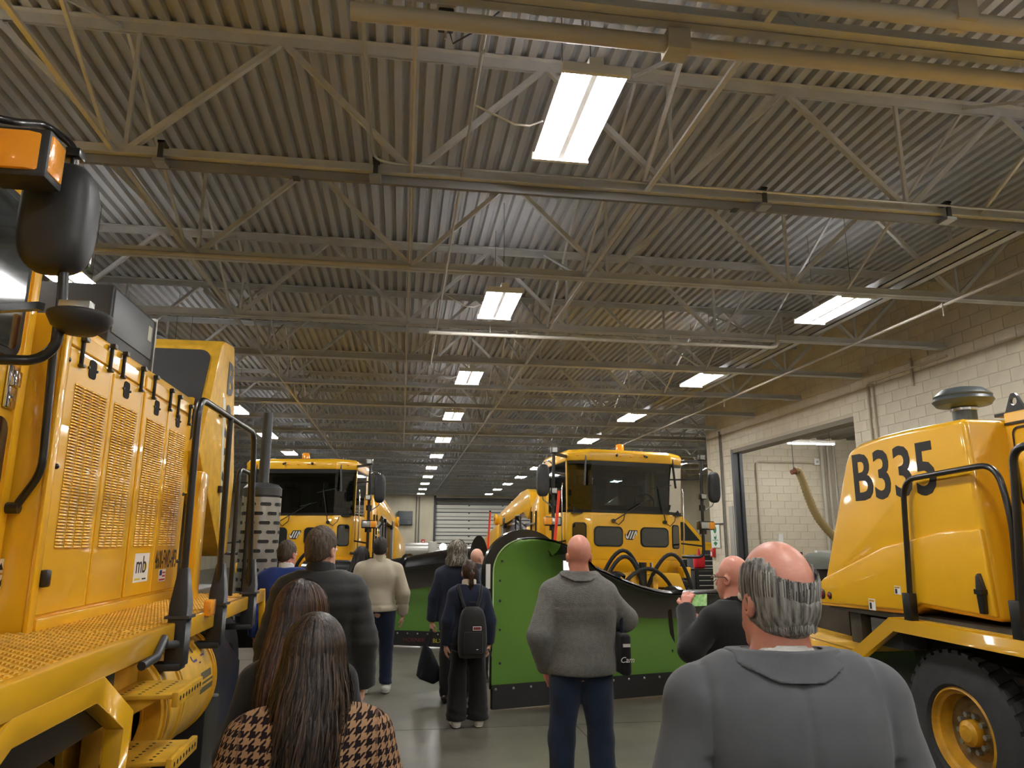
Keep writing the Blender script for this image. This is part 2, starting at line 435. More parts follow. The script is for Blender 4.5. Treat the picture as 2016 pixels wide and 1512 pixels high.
pipe('conduit', fillet([(-.35, 3.6, 4.95), (-.35, 5.85, 4.95), (XW-.1, 5.85, 4.95)], .2), .014, CONDUIT, 'bright thin conduit turning a corner to run along a truss', 'conduit')
pipe('conduit', [(-.02, 2.5, 4.92), (-.02, 24, 4.86)], .013, PIPE, 'thin pale conduit with junction boxes between centre lights and louvered truck', 'conduit', clamps=[(-.02, 8.05, 4.88), (-.02, 10.3, 4.88), (-.02, 14.8, 4.87)])
pipe('conduit', [(.42, 2.5, 4.92), (.42, 12.8, 4.87)], .012, CONDUIT, 'thin shiny conduit running between centre lights and junction boxes', 'conduit', clamps=[(.42, 4.2, 4.91)])
pipe('sprinkler_branch', fillet([(.3, 10.32, 4.74), (5.75, 10.32, 4.74), (5.75, 10.32, 4.95)], .1), .028, PIPE, 'pale sprinkler branch ending in an upturned elbow', hangers=hz([(1.2, 10.32, 4.74), (4.0, 10.32, 4.74)]))
pipe('sprinkler_branch', [(-3.9, 8.0, 4.84), (.0, 8.0, 4.84)], .026, PIPE, 'short pale pipe under a truss reaching over the louvered truck', hangers=[((-3.5, 8.1, 4.84), 4.9), ((-.5, 8.1, 4.84), 4.9)])
pipe('wall_side_pipe', [(6.94, -2, 4.8), (6.94, 34, 4.8)], .02, PIPE, 'long thin pale pipe with drops running towards the back beside the block wall', clamps=[(6.94, y, 4.8) for y in (8.2, 14.9, 19.4)], hangers=[((6.94, y, 4.8), 4.66) for y in (8.2, 14.9, 19.4)])
for dx, lb in ((0, 'inner'), (.34, 'outer')):
    t = thing('steel_channel', 'pale steel channel running lengthwise through the trusses, '+lb+' of a pair', 'beam', (6.1+dx, 5, 5.02))
    mb = MB(); mb.box(6.1+dx-.06, 6.1+dx+.06, -3, 34, 5.0, 5.012); mb.box(6.1+dx-.06, 6.1+dx-.05, -3, 34, 5.0, 5.1); mb.box(6.1+dx+.05, 6.1+dx+.06, -3, 34, 5.0, 5.1)
    mb.build('channel', TRUSS, t)
t = thing('track_rail', 'dark steel track rail fixed along the truss with clamps', 'rail', (0, 5.9, 5.0)); MB().box(XL+.02, XW-.05, 5.95, 5.99, 4.81, 4.885).build('rail', mat('rail_grey', rgb(112, 112, 112), .5), t)
for _x in (-9, -5, -1, 3, 7): MB().box(_x-.03, _x+.03, 5.93, 6.01, 4.80, 4.81).build('rail_clip', DKGR, t)
# clamp brackets that hold a rail under the first truss
for px, py in ((1500, 390), (1860, 415), (740, 335), (320, 300)):
    P = atY(px, py, 5.9)
    t = thing('beam_clamp', 'small dark steel clamp bracket gripping the first truss bottom chord', 'clamp', (P[0], 5.9, 4.85), 0, 'clamps on the first truss')
    MB().box(P[0]-.03, P[0]+.03, 5.84, 6.06, 4.98, 5.0).build('strap', DKGR, t); MB().box(P[0]-.02, P[0]+.02, 5.84, 5.86, 4.82, 5.0).build('strap', DKGR, t)
    MB().box(P[0]-.05, P[0]+.05, 5.82, 5.95, 4.8, 4.83).build('hook', STEEL, t)
P = atY(878, 38, 4.15)
t = thing('siren_box', 'small dark siren box with a looped cable hanging from a conduit', 'siren', (P[0], P[1], P[2]))
MB().box(P[0]-.05, P[0]+.05, P[1]-.05, P[1]+.05, P[2]-.07, P[2]+.05).build('housing', DKGR, t, bevel=.01); MB().box(P[0]-.06, P[0]+.06, P[1]-.06, P[1]+.06, P[2]+.05, P[2]+.09).build('bracket', PIPE, t)
MB().cyl((P[0], P[1], P[2]+.08), (P[0], P[1], 4.93), .01, n=6).build('stem', PIPE, t)
MB().tube([(P[0]+.02, P[1], P[2]-.07), (P[0]+.05, P[1]+.02, P[2]-.16), (P[0]+.2, P[1], P[2]-.06), (P[0]+.35, P[1], P[2]+.1)], .006, 6).build('cable', DKGR, t)

# ---------------------------------------------------------------- fluorescent high bays
REFL = mat('lamp_housing', rgb(225, 225, 220), 0.4)
RFL = bpy.data.materials.new('translucent_reflector'); RFL.use_nodes = True; nt = RFL.node_tree; nt.nodes.clear()
_o = nt.nodes.new('ShaderNodeOutputMaterial'); _d = nt.nodes.new('ShaderNodeBsdfDiffuse'); _t = nt.nodes.new('ShaderNodeBsdfTranslucent'); _m = nt.nodes.new('ShaderNodeMixShader')
_d.inputs[0].default_value = (.85, .85, .83, 1); _t.inputs[0].default_value = (.9, .9, .9, 1); _m.inputs[0].default_value = 0.2
nt.links.new(_d.outputs[0], _m.inputs[1]); nt.links.new(_t.outputs[0], _m.inputs[2]); nt.links.new(_m.outputs[0], _o.inputs[0])
TUBE = mat('fluorescent_tube', (1.0, 0.985, 0.965, 1), .4, emit=TUBE_EMIT)
def lamp_meshes():
    hs = MB(); hs.box(-.05, .05, -.6, .6, .02, .09)
    hs.box(-.24, .24, -.61, -.575, -.035, .03); hs.box(-.24, .24, .575, .61, -.035, .03)
    rf = MB()
    for s in (-1, 1):
        pr_ = [(s*.05, .022)]
        for i in range(3):
            c = .075+i*.062
            pr_ += [(s*(c-.012), .03), (s*(c+.012), .03), (s*(c+.031), -.012)]
        rf.grid([[(a, y, b) for y in (-.58, .58)] for a, b in pr_])
    rf.grid([[(a, y, b) for y in (-.58, .58)] for a, b in ((-.05, .018), (-.02, -.012), (.02, -.012), (.05, .018))])
    tb = MB(); tb.tube([(0, -.57, 0), (0, .57, 0)], .0125, 8)
    hw = MB(); hw.cyl((0, 0, -.05), (0, 0, 1.19), .0035, n=4)
    return hs.mesh('housing', REFL), rf.mesh('reflector', RFL, fix=False), tb.mesh('tube', TUBE, smooth=40), hw.mesh('hanger', DKGR)
LM = lamp_meshes()
def lamp(x, y, z, lb, grp, nt=3, rot=0.0):
    t = thing('high_bay_light', lb, 'light fixture', (x, y, z), rot, grp)
    inst('housing', LM[0], t, (0, 0, 0)); inst('reflector', LM[1], t, (0, 0, 0))
    for s in (-1, 1):
        for i in range(nt): inst('tube', LM[2], t, (s*(.075+i*.062), 0, -.004))
    for yy in (-.45, .45): inst('hanger', LM[3], t, (0, yy, .09))
    return t
CORD = MB().tube([(-.24, .1, .02), (-.34, .12, -.02), (-.45, .15, 0.0), (-.6, .2, .1), (-.75, .25, .2)], .008, 6).mesh('power_cord', WHT, smooth=50)
for i in range(-2, 11):
    _l = lamp(1.21, 4.86+4.494*i, 4.9, 'six-tube fluorescent light in the row down the middle of the hall', 'centre row of lights'); inst('power_cord', CORD, _l, (0, 0, 0))
for i in range(-2, 11):
    lamp(5.79, 4.86+4.494*i-.5, 4.9, 'six-tube fluorescent light in the row near the block wall', 'lights near the block wall')
for i in range(-2, 10):
    lamp(-4.15, 4.86+4.494*i, 4.9, 'six-tube fluorescent light in the row over the louvered truck', 'lights over the louvered truck')
for i in range(0, 6):
    lamp(11.2, 24+4.494*i, 4.9, 'six-tube fluorescent light in the wider rear part of the hall', 'lights in the wide rear part')
# extra strip lights, out of view, added to brighten the side bay
for bx in (10.55, 12.35):
    t = thing('strip_light', 'added strip light, out of view, brightening the side bay', 'light fixture', (bx, 15.0, 4.4), 0, 'added strip lights brightening the side bay')
    MB().box(bx-.04, bx+.04, 14.35, 15.65, 4.42, 4.549).build('housing', REFL, t); [MB().cyl((bx+_o, 14.4, 4.4), (bx+_o, 15.6, 4.4), .0125, n=8).build('tube', TUBE, t) for _o in (-.05, .05)]
# the one in view, given a second tube to brighten the bay
P = atY(1597, 874, 16.6)
t = thing('strip_light', 'long bare fluorescent strip light under the side bay ceiling', 'light fixture', (P[0], P[1], P[2]))
MB().box(P[0]-.62, P[0]+.62, P[1]-.04, P[1]+.04, P[2]+.02, P[2]+.08).build('housing', REFL, t); [MB().cyl((P[0]-.6, P[1]+_o, P[2]), (P[0]+.6, P[1]+_o, P[2]), .0125, n=8).build('tube', TUBE, t) for _o in (-.03, .03)]
for sx in (-.5, .5): MB().cyl((P[0]+sx, P[1], P[2]+.07), (P[0]+sx, P[1], 4.6), .006, n=5).build('hanger', DKGR, t)
# ================================================================== LOUVERED SNOW TRUCK (close on the left)
LT = thing('louvered_truck', 'big yellow snow truck with louvered engine doors, handrails and fuel drum', 'truck', (-2.7, 5.2, 0))
LS = lambda s: s  # label helper kept plain
PX = -1.85
eng = MB().box(-3.4, PX, 4.13, 6.66, 1.28, 2.97).build('engine_housing', YEL, LT, bevel=.03, seg=2)
doors = [(4.2, 4.81), (4.83, 5.38), (5.42, 5.94), (5.96, 6.6)]
for (a, b) in doors:
    MB().box(PX-.004, PX+.012, a, b, 1.37, 2.79).build('engine_door', YEL, LT, bevel=.006, seg=1)
MB().box(PX-.004, PX+.012, 4.2, 5.38, 2.81, 2.905).build('top_flap', YEL, LT, bevel=.006, seg=1)
MB().box(PX-.004, PX+.012, 5.42, 6.6, 2.81, 2.905).build('top_flap', YEL, LT, bevel=.006, seg=1)
MB().box(PX-.004, PX+.02, 4.12, 4.19, 1.25, 2.95).build('corner_post', YEL, LT, bevel=.008)
MB().box(PX-.004, PX+.03, 4.19, 6.66, 1.27, 1.355).build('sill', YEL, LT, bevel=.006)
for (a, b) in doors: MB().box(PX+.0121, PX+.0125, b-.035, b-.022, 1.4, 2.76).build('stiffener', YELD, LT)
# louvers
def louver_mesh(L):
    mb = MB(); pr = [(0, .0135), (.006, .0125), (.0125, .006), (.0135, .0), (.002, .001)]
    mb.prism([(0, 0)]+[(-L/2, 0)][:0]+[], 'x', 0, 0) if False else None
    n = len(pr); v = []
    for y in (-L/2, -L/2+.012, L/2-.012, L/2):
        k = .25 if abs(abs(y)-L/2) < 1e-6 else 1
        v += [(p_[0]*k, y, p_[1]) for p_ in pr]
    f = [(i*n+j, i*n+j+1, (i+1)*n+j+1, (i+1)*n+j) for i in range(3) for j in range(n-1)]
    mb.add(v, f); return mb
sets = [(4.30, 4.76), (4.88, 5.29), (5.49, 5.90), (6.02, 6.45)]
rows = 53; cnt = 0; rest = MB(); zt, zb_ = 2.6, 1.71
for si, (a, b) in enumerate(sets):
    cw = (b-a)/4; lm = louver_mesh(cw*.86); me = lm.mesh('louver', YEL, smooth=50, fix=False)
    for r_ in range(rows):
        z = zt-(zt-zb_)*r_/(rows-1)
        for c_ in range(4):
            y = a+cw*(c_+.5)
            if cnt < 300: inst('louver', me, LT, (PX+.012+2.7, y-5.2, z))
            else:
                o = len(rest.v); rest.v += [(p_[0]+PX+.012, p_[1]+y, p_[2]+z) for p_ in lm.v]; rest.f += [tuple(i+o for i in f_) for f_ in lm.f]
            cnt += 1
tag(rest.build('louvers', YEL, LT, smooth=50, fix=False), kind='stuff')
# square door locks, latches, studs
for px, py in ((178, 728), (245, 768), (305, 803), (347, 828)):
    P = atX(px, py, PX); y, z = P[1], P[2]
    h = MB().prism(rrect(.1, .11, .025, 3, y, z), 'x', PX+.012, PX+.016).build('door_lock', mat('lock_recess', rgb(16, 15, 14), .9), LT)
    for s in (-1, 1): MB().cyl((PX+.01, y+s*.06, z), (PX+.022, y+s*.06, z), .008, n=8).build('stud', DKGR, LT)
for px, py in ((156, 690), (213, 702), (238, 716), (274, 744), (299, 760), (331, 785), (347, 797), (369, 815)):
    P = atX(px, py, PX); y, z = P[1], P[2]
    l_ = MB().box(PX+.01, PX+.03, y-.013, y+.013, z-.09, z+.075).build('rubber_latch', RUB, LT, bevel=.008)
    MB().box(PX+.01, PX+.045, y-.025, y+.025, z+.05, z+.08).build('latch_hook', BLK, l_, bevel=.006)
    MB().box(PX+.01, PX+.04, y-.022, y+.022, z-.1, z-.08).build('latch_hook', BLK, l_, bevel=.006)
for px, py in ((130, 708), (106, 918), (357, 973), (345, 1105)):
    P = atX(px, py, PX); MB().sphere((PX+.012, P[1], P[2]), .016, 8, 5).build('stud', BLK, LT, smooth=60)
P = atX(77, 1137, PX); MB().box(PX+.01, PX+.05, P[1]-.03, P[1]+.03, P[2]-.05, P[2]+.04).build('rubber_stop', BLK, LT, bevel=.012)
# stickers and stencilled number
st = MB().box(PX+.0125, PX+.0145, 5.56, 5.86, 1.46, 1.66).build('maker_sticker', WHT, LT)
text_on('lettering', 'mb', .17, (PX+.0150, 5.70, 1.575), (0,1,0), (0,0,1), INK, st, bold=.001, depth=.0005)
MB().cyl((PX+.0146, 5.79, 1.565), (PX+.0152, 5.79, 1.565), .03, n=12).build('dot', mat('sticker_yellow', rgb(220, 200, 30), .5), st)
MB().box(PX+.0146, PX+.0152, 5.59, 5.70, 1.475, 1.487).build('bar', mat('sticker_yellow', rgb(220, 200, 30), .5), st); MB().box(PX+.0146, PX+.0152, 5.74, 5.82, 1.475, 1.485).build('bar', INK, st)
text_on('stencil_lettering', '4600-FWD-HP3', .2, (PX+.0135, 6.27, 1.6), (0,1,0), (0,0,1), INK, LT, sx=.40, bold=.001, depth=.0006)
st = MB().box(PX+.0125, PX+.0145, 6.12, 6.28, 1.44, 1.53).build('flag_sticker', WHT, LT)
MB().box(PX+.0146, PX+.0152, 6.13, 6.19, 1.485, 1.525).build('canton', mat('flag_blue', rgb(40, 50, 110), .5), st)
for k in range(3): MB().box(PX+.0146, PX+.0152, 6.13 if k == 0 else 6.2, 6.27, 1.447+k*.026, 1.459+k*.026).build('stripe', mat('flag_red', rgb(180, 40, 40), .5), st)
# box on the hood
bx_ = MB().box(-3.2, -2.1, 5.32, 6.22, 2.965, 3.55).build('hood_box', BLKM, LT, bevel=.02)
MB().box(-2.104, -2.09, 5.35, 6.18, 3.2, 3.52).build('grey_face', GREYP, bx_, bevel=.006); MB().box(-2.092, -2.088, 6.06, 6.14, 3.34, 3.46).build('tag', mat('paper_tag', rgb(190, 188, 170), .6), bx_)
MB().box(-2.12, -2.08, 6.2, 6.23, 3.0, 3.56).build('edge_post', STEEL, bx_)
# cab
cabm = MB().box(-4.3, -2.0, 1.2, 4.1, 1.55, 3.72).build('cab_shell', YEL, LT, bevel=.04)
MB().box(-2.02, -1.985, 4.02, 4.1, 1.6, 3.68).build('cab_pillar', YEL, LT, bevel=.01)
MB().box(-2.01, -1.99, 1.9, 4.0, 1.6, 3.64).build('cab_door', YEL, LT, bevel=.012)
g = MB().prism(rrect(1.3, .82, .09, 5, 3.32, 3.06), 'x', -1.995, -1.978).build('window_seal', RUB, LT, bevel=.004)
MB().prism(rrect(1.22, .74, .07, 5, 3.32, 3.06), 'x', -1.98, -1.974).build('side_window', GLASS, LT)
MB().prism(rrect(.5, .5, .07, 4, 3.72, 2.1), 'x', -1.995, -1.98).build('lower_window', GLASS, LT)
P = atX(21, 762, -1.985)
hd = MB().box(-1.99, -1.972, P[1]-.05, P[1]+.05, P[2]-.11, P[2]+.11).build('door_handle', CHROME, LT, bevel=.006)
MB().box(-1.975, -1.955, P[1]-.04, P[1]+.04, P[2]+.0, P[2]+.085).build('paddle', CHROME, hd, bevel=.008); MB().cyl((-1.98, P[1], P[2]-.06), (-1.962, P[1], P[2]-.06), .018, n=10).build('lock', CHROME, hd)
for (py0, py1) in ((1100, 1128), (1132, 1160), (1165, 1225)):
    a = atX(3, py0, -1.985); b = atX(3, py1, -1.985)
    s_ = MB().box(-1.9885, -1.986, 3.7, a[1]+.05, b[2], a[2]).build('warning_sticker', WHT, LT)
    MB().prism([(a[1]-.02, b[2]+.015), (a[1]+.03, b[2]+.015), (a[1]+.005, a[2]-.02)], 'x', -1.986, -1.985).build('symbol', INK, s_)
MB().box(-3.9, -2.05, 1.3, 4.1, 1.0, 1.56).build('cab_underframe', BLK, LT)
# chassis
MB().box(-3.7, -2.05, 4.1, 9.3, .55, 1.25).build('chassis', BLK, LT, bevel=.02)
MB().box(-2.3, -2.0, 1.4, 4.2, .78, 1.02).build('frame_rail', mat('grimy_brown', rgb(86, 58, 28), .7, var=.3, vscale=8), LT); MB().box(-2.25, -2.02, 1.4, 4.2, .55, .74).build('frame_rail', mat('grimy_brown', rgb(86, 58, 28), .7), LT)
# platform deck with raised grip pattern
dk = MB().box(-2.3, -1.22, 1.5, 4.14, 1.27, 1.292).build('platform_deck', YELD, LT)
dk2 = MB().box(PX+.02, -1.22, 4.14, 6.92, 1.27, 1.292).build('platform_deck', YELD, LT)
def grip(x0, x1, y0, y1):
    mb = MB(); j = 0; y = y0
    while y < y1:
        x = x0+(.03 if j % 2 else 0)
        while x < x1:
            a, c, h = .021, .013, .009
            mb.add([(x-a, y, 1.292), (x, y-c, 1.292), (x+a, y, 1.292), (x, y+c, 1.292), (x-a*.5, y, 1.292+h), (x, y-c*.5, 1.292+h), (x+a*.5, y, 1.292+h), (x, y+c*.5, 1.292+h)],
                   [(0,1,5,4),(1,2,6,5),(2,3,7,6),(3,0,4,7),(4,5,6,7)])
            x += .06
        y += .033; j += 1
    return mb
tag(grip(-2.28, -1.24, 2.2, 4.12).build('grip_studs', YELD, dk, fix=False), kind='stuff'); tag(grip(PX+.05, -1.24, 4.16, 6.9).build('grip_studs', YELD, dk2, fix=False), kind='stuff')
MB().box(-1.24, -1.19, 1.5, 4.34, 1.195, 1.315).build('platform_edge', YEL, LT, bevel=.008)
MB().box(-1.24, -1.19, 4.55, 5.2, 1.2, 1.315).build('platform_edge', YEL, LT, bevel=.008); MB().box(-1.24, -1.19, 5.4, 6.28, 1.215, 1.315).build('platform_edge', YEL, LT, bevel=.008); MB().box(-1.24, -1.19, 6.5, 7.0, 1.225, 1.325).build('platform_edge', YEL, LT, bevel=.008)
MB().bar((-1.215, 7.0, 1.32), (-1.215, 7.25, .7), .05, .07).build('fender_strut', YEL, LT, bevel=.006)
# wheel arch
o_ = [(2.25, .98), (2.66, 1.205), (3.4, 1.205), (3.81, .985), (3.76, .5)]; i_ = [(2.3, .9), (2.69, 1.105), (3.36, 1.105), (3.7, .93), (3.66, .5)]
mb = MB(); n = len(o_)
for k in range(n-1):
    q = [o_[k], o_[k+1], i_[k+1], i_[k]]; mb.prism(q, 'x', -1.27, -1.19)
mb.build('wheel_arch', YEL, LT, bevel=.006); MB().box(-1.3, -1.27, 2.3, 3.75, .95, 1.19).build('arch_liner', BLK, LT)
def wheel(parent, c, r_, wd, rim_r, side, world=True, rimmat=YEL, tread=True):
    """wheel on an x axle; side = -1 if the outer face looks towards -x"""
    x0, y0, z0 = c; h = wd/2
    prof = [(rim_r*.98, -h*.8), (rim_r*1.06, -h*.98), (r_*.86, -h), (r_*.965, -h*.86), (r_*.985, -h*.6), (r_*.985, h*.6), (r_*.965, h*.86), (r_*.86, h), (rim_r*1.06, h*.98), (rim_r*.98, h*.8)]
    ty = MB().lathe(prof, c, 'x', 48, caps=False).build('tyre', TYRE, parent, smooth=35, world=world)
    if tread:
        tb = MB(); nn = 36
        for k in range(nn):
            for s in (-1, 1):
                a = 2*PI*(k+(.5 if s > 0 else 0))/nn
                ca, sa = math.cos(a), math.sin(a); rad = np.array((0, ca, sa)); tan = np.array((0, -sa, ca)); axx = np.array((1., 0, 0))*1.0+tan*.35*s; axx /= np.linalg.norm(axx)
                cc = np.array(c)+rad*(r_*.985)+np.array((s*h*.47, 0, 0))
                tb.cbox(cc, (h*.82, 2*PI*r_/nn*.62, r_*.045), (axx, tan, rad))
        tb.build('tread_blocks', TYRE, ty, world=world)
    f = side
    MB().lathe([(rim_r, f*h*.82), (rim_r*.94, f*h*.90), (rim_r*.90, f*h*.70), (rim_r*.84, f*h*.62), (rim_r*.80, f*h*.1), (rim_r*.78, f*h*.05)], c, 'x', 40, caps=False).build('rim', rimmat, parent, smooth=30, world=world)
    MB().lathe([(rim_r*.80, f*h*.08), (rim_r*.60, -f*h*.02), (rim_r*.46, f*h*.2), (.001, f*h*.22)], c, 'x', 32, caps=False).build('wheel_disc', mat('wheel_grime', rgb(112, 88, 44), .6, var=.4, vscale=14), parent, smooth=30, world=world)
    hb = MB().lathe([(rim_r*.30, f*h*.15), (rim_r*.28, f*h*.55), (rim_r*.18, f*h*.68), (.001, f*h*.7)], c, 'x', 20).build('hub', rimmat, parent, smooth=30, world=world)
    for k in range(10):
        a = 2*PI*k/10
        MB().cyl((x0+f*h*.15, y0+rim_r*.40*math.cos(a), z0+rim_r*.40*math.sin(a)), (x0+f*h*.42, y0+rim_r*.40*math.cos(a), z0+rim_r*.40*math.sin(a)), .018, n=6).build('lug_nut', STEEL, hb, world=world)
wheel(LT, (-1.72, 3.05, .5), .5, .34, .29, 1); wheel(LT, (-1.65, 7.05, .55), .55, .36, .3, 1); wheel(LT, (-3.4, 7.05, .55), .55, .36, .3, -1); wheel(LT, (-3.4, 3.05, .5), .5, .34, .29, -1)
# fuel drum
DC = (-1.575, 0, .845); R_ = .365
MB().lathe([(.001, 4.34), (R_*.8, 4.335), (R_*.97, 4.345), (R_, 4.36), (R_, 5.46), (R_*.95, 5.475), (.001, 5.475)], DC, 'y', 48).build('fuel_drum', YELD, LT, smooth=35)
for y in (4.37, 4.44, 4.66, 4.71, 5.4, 5.45): MB().lathe([(R_-.004, y-.012), (R_+.012, y-.008), (R_+.012, y+.008), (R_-.004, y+.012)], DC, 'y', 48).build('drum_hoop', YEL if y > 5 or y < 4.4 else YELD, LT, smooth=30)
for y in (4.405, 4.685): MB().lathe([(R_+.001, y-.008), (R_+.006, y-.006), (R_+.006, y+.006), (R_+.001, y+.008)], DC, 'y', 48).build('strap', BLK, LT)
MB().lathe([(R_*.74, 4.333), (R_*.74, 4.325), (R_*.7, 4.325), (R_*.7, 4.333)], DC, 'y', 40).build('drum_rim', YELD, LT)
def on_drum(a, y): return (DC[0]+(R_+.0015)*math.cos(a), y, DC[2]+(R_+.0015)*math.sin(a))
mk = mat('decal_purple', rgb(70, 50, 110), .5); mk2 = mat('decal_grey', rgb(92, 84, 60), .6)
for a0, a1, y0, y1, mm in ((.62, .74, 5.08, 5.1, mk), (.5, .58, 5.0, 5.02, mk), (.46, .5, 5.02, 5.1, mk), (.5, .53, 5.2, 5.28, mk), (.40, .43, 5.12, 5.16, mk), (.12, .24, 5.1, 5.34, mk2), (.04, .08, 5.08, 5.38, mk2), (-.1, .0, 5.08, 5.38, mk2)):
    MB().grid([[on_drum(a0+(a1-a0)*i/3, y0+(y1-y0)*j) for j in (0, 1)] for i in range(4)]).build('decal', mm, LT, fix=False)
# access steps
for z in (1.03, .74, .45):
    st = MB().box(-1.34, -1.02, 3.86, 4.26, z-.012, z+.008).build('step_tread', YELD, LT, bevel=.004); MB().box(-1.04, -1.01, 3.84, 4.28, z-.045, z+.022).build('step_lip', YELD, st, bevel=.006)
    ho = MB()
    for k in range(8): ho.cyl((-1.0095, 3.88+k*.05, z-.01), (-1.009, 3.88+k*.05, z-.01), .012, n=8)
    for r_ in range(3):
        for k in range(7): ho.cyl((-1.28+r_*.08, 3.9+k*.05, z+.0081), (-1.28+r_*.08, 3.9+k*.05, z+.0088), .009, n=7)
    tag(ho.build('step_holes', INK, st), kind='stuff')
    MB().prism([(-1.34, z-.15), (-1.34, z-.012), (-1.1, z-.012)], 'y', 3.88, 3.9).build('step_gusset', YELD, st)
MB().box(-1.42, -1.33, 3.86, 4.26, .35, 1.2).build('step_backplate', YELD, LT, bevel=.005)
MB().prism([(3.72, 1.2), (4.25, 1.2), (4.2, .7), (3.82, .7)], 'x', -1.5, -1.47).build('step_bracket', YELD, LT)
# tool box behind the drum with its sloping top
mb = MB().prism([(5.52, 1.12), (5.78, 1.12), (6.55, .8), (6.55, .2), (5.52, .2)], 'x', -2.0, -1.27).build('battery_box', BLK, LT, bevel=.012)
sl = np.array((0, .77, -.32)); sl /= np.linalg.norm(sl); nn = np.array((0, .32, .77)); nn /= np.linalg.norm(nn)
cc = np.array((-1.45, 6.2, .946))+nn*.003
lb = MB().cbox(cc, (.16, .34, .004), ((1, 0, 0), sl, nn)).build('label_plate', WHT, LT)
for dy in (-.1, .0, .1): MB().cbox(cc+nn*.003+sl*dy, (.1, .06, .001), ((1, 0, 0), sl, nn)).build('print_block', INK, lb)
MB().tube([(-1.6, 5.4, .9), (-1.3, 5.55, .72), (-1.25, 5.75, .68)], .012, 6).build('stay_rod', STEEL, LT)
# handrails in black sleeves
def rail(pts, r_=.021): MB().tube(fillet(pts, .12, 6), r_, 10).build('handrail', BLK, LT, smooth=45)
rail([(-1.2, 4.45, 1.2), (-1.2, 4.42, 2.57), (-1.2, 6.05, 2.6), (-1.2, 6.38, 1.2)])
rail([(-1.2, 5.3, 1.2), (-1.2, 5.22, 2.58)], .02)
rail([(-1.4, 6.6, 1.3), (-1.4, 6.55, 2.36), (-1.4, 7.05, 2.36), (-1.4, 7.1, 1.3)], .018)
for y in (4.45, 5.31, 6.37):
    sv = MB(); sv.box(-1.25, -1.15, y-.055, y+.055, 1.08, 1.4); sv.add([(-1.25, y-.055, 1.4), (-1.15, y-.055, 1.4), (-1.15, y+.055, 1.4), (-1.25, y+.055, 1.4), (-1.225, y-.03, 1.6), (-1.175, y-.03, 1.6), (-1.175, y+.03, 1.6), (-1.225, y+.03, 1.6)], [(0,1,5,4),(1,2,6,5),(2,3,7,6),(3,0,4,7),(4,5,6,7)])
    sl_ = sv.build('rail_sleeve', BLKM, LT, bevel=.006); MB().box(-1.265, -1.135, y-.07, y+.07, 1.33, 1.345).build('clamp_ring', DKGR, sl_)
    MB().box(-1.5, -1.16, y-.07, y+.05, 1.06, 1.1).build('sleeve_foot', BLKM, sl_, bevel=.01)
MB().tube([(-1.19, 3.85, 1.17), (-1.17, 4.0, 1.19), (-1.18, 4.12, 1.26), (-1.2, 4.2, 1.22), (-1.19, 4.38, 1.2)], .022, 8).build('latch_handle', DKGR, LT, smooth=50)
P = atX(411, 1196, -1.18)
ml = MB().box(-1.2, -1.15, P[1]-.06, P[1]+.06, P[2]-.05, P[2]+.05).build('side_marker', AMBER, LT, bevel=.012)
# column, recess, hinged panel
MB().box(-1.70, -1.6, 6.2, 6.40, 1.29, 2.3).build('yellow_column', YEL, LT, bevel=.02)
MB().box(-3.3, -1.95, 6.66, 7.6, 1.25, 3.0).build('recess_back', BLK, LT)
pn = MB().box(PX-.25, PX-.02, 6.7, 6.98, 2.15, 3.0).build('rear_panel', YEL, LT, bevel=.01)
fr = rrect(.2, .5, .04, 4, 6.84, 2.56); fi = rrect(.17, .47, .03, 4, 6.84, 2.56); mb = MB(); N_ = len(fr)
mb.add([(PX-.018, a, b) for a, b in fr]+[(PX-.018, a, b) for a, b in fi], [(i, (i+1)%N_, N_+(i+1)%N_, N_+i) for i in range(N_)]); mb.build('printed_border', INK, pn, fix=False)
text_on('lettering', 'V7', .2, (PX-.017, 6.84, 2.5), (0, 0, 1), (0, -1, 0), INK, pn, depth=.0005)
# chute housing with the black end and stacked characters
poly = [(6.56, 2.5), (7.0, 3.55), (7.1, 3.63), (7.5, 3.68), (7.95, 2.4), (7.9, 1.62), (7.62, 1.6)]
MB().prism(poly, 'x', -3.7, -1.74).build('chute_housing', YELD, LT, bevel=.025)
d_ = np.array((0, 7.0-6.56, 3.55-2.5)); d_ /= np.linalg.norm(d_); nr = np.array((0, -d_[2], d_[1])); c0 = np.array((-2.72, 6.78, 3.025))+nr*.006
q = rrect(1.80, 1.02, .1, 5); mb = MB(); v1 = [c0+np.array((1, 0, 0))*a+d_*b for a, b in q]; v2 = [p_+nr*.012 for p_ in v1]; N_ = len(q)
mb.add(v1+v2, [tuple(range(N_)), tuple(range(N_, 2*N_))]+[(i, (i+1)%N_, N_+(i+1)%N_, N_+i) for i in range(N_)]); mb.build('black_screen', mat('screen_black', rgb(52, 52, 53), .6, bump=.1, bscale=200), LT)
for k, ch in enumerate('B33'):
    text_on('unit_number', ch, .44, (-1.735, 7.42+.035*k, 3.3-.42*k), (0, 1, 0), (0, .0, 1), INK, LT, bold=.012, depth=.001)
MB().box(-1.75, -1.71, 7.1, 7.2, 2.9, 2.96).build('hinge', BLK, LT); MB().box(-1.75, -1.71, 7.3, 7.4, 2.2, 2.26).build('hinge', BLK, LT)
MB().prism([(7.2, 3.1), (7.3, 3.1), (7.55, 1.9), (7.5, 1.8)], 'x', -1.742, -1.737).build('pale_strip', mat('pale_reflector', rgb(210, 205, 180), .4), LT)
MB().lathe([(.34, 0), (.36, .03), (.36, .1), (.3, .16), (.001, .2)], (-2.75, 7.45, 3.62), 'z', 28).build('intake_dome', DKGR, LT, smooth=35)
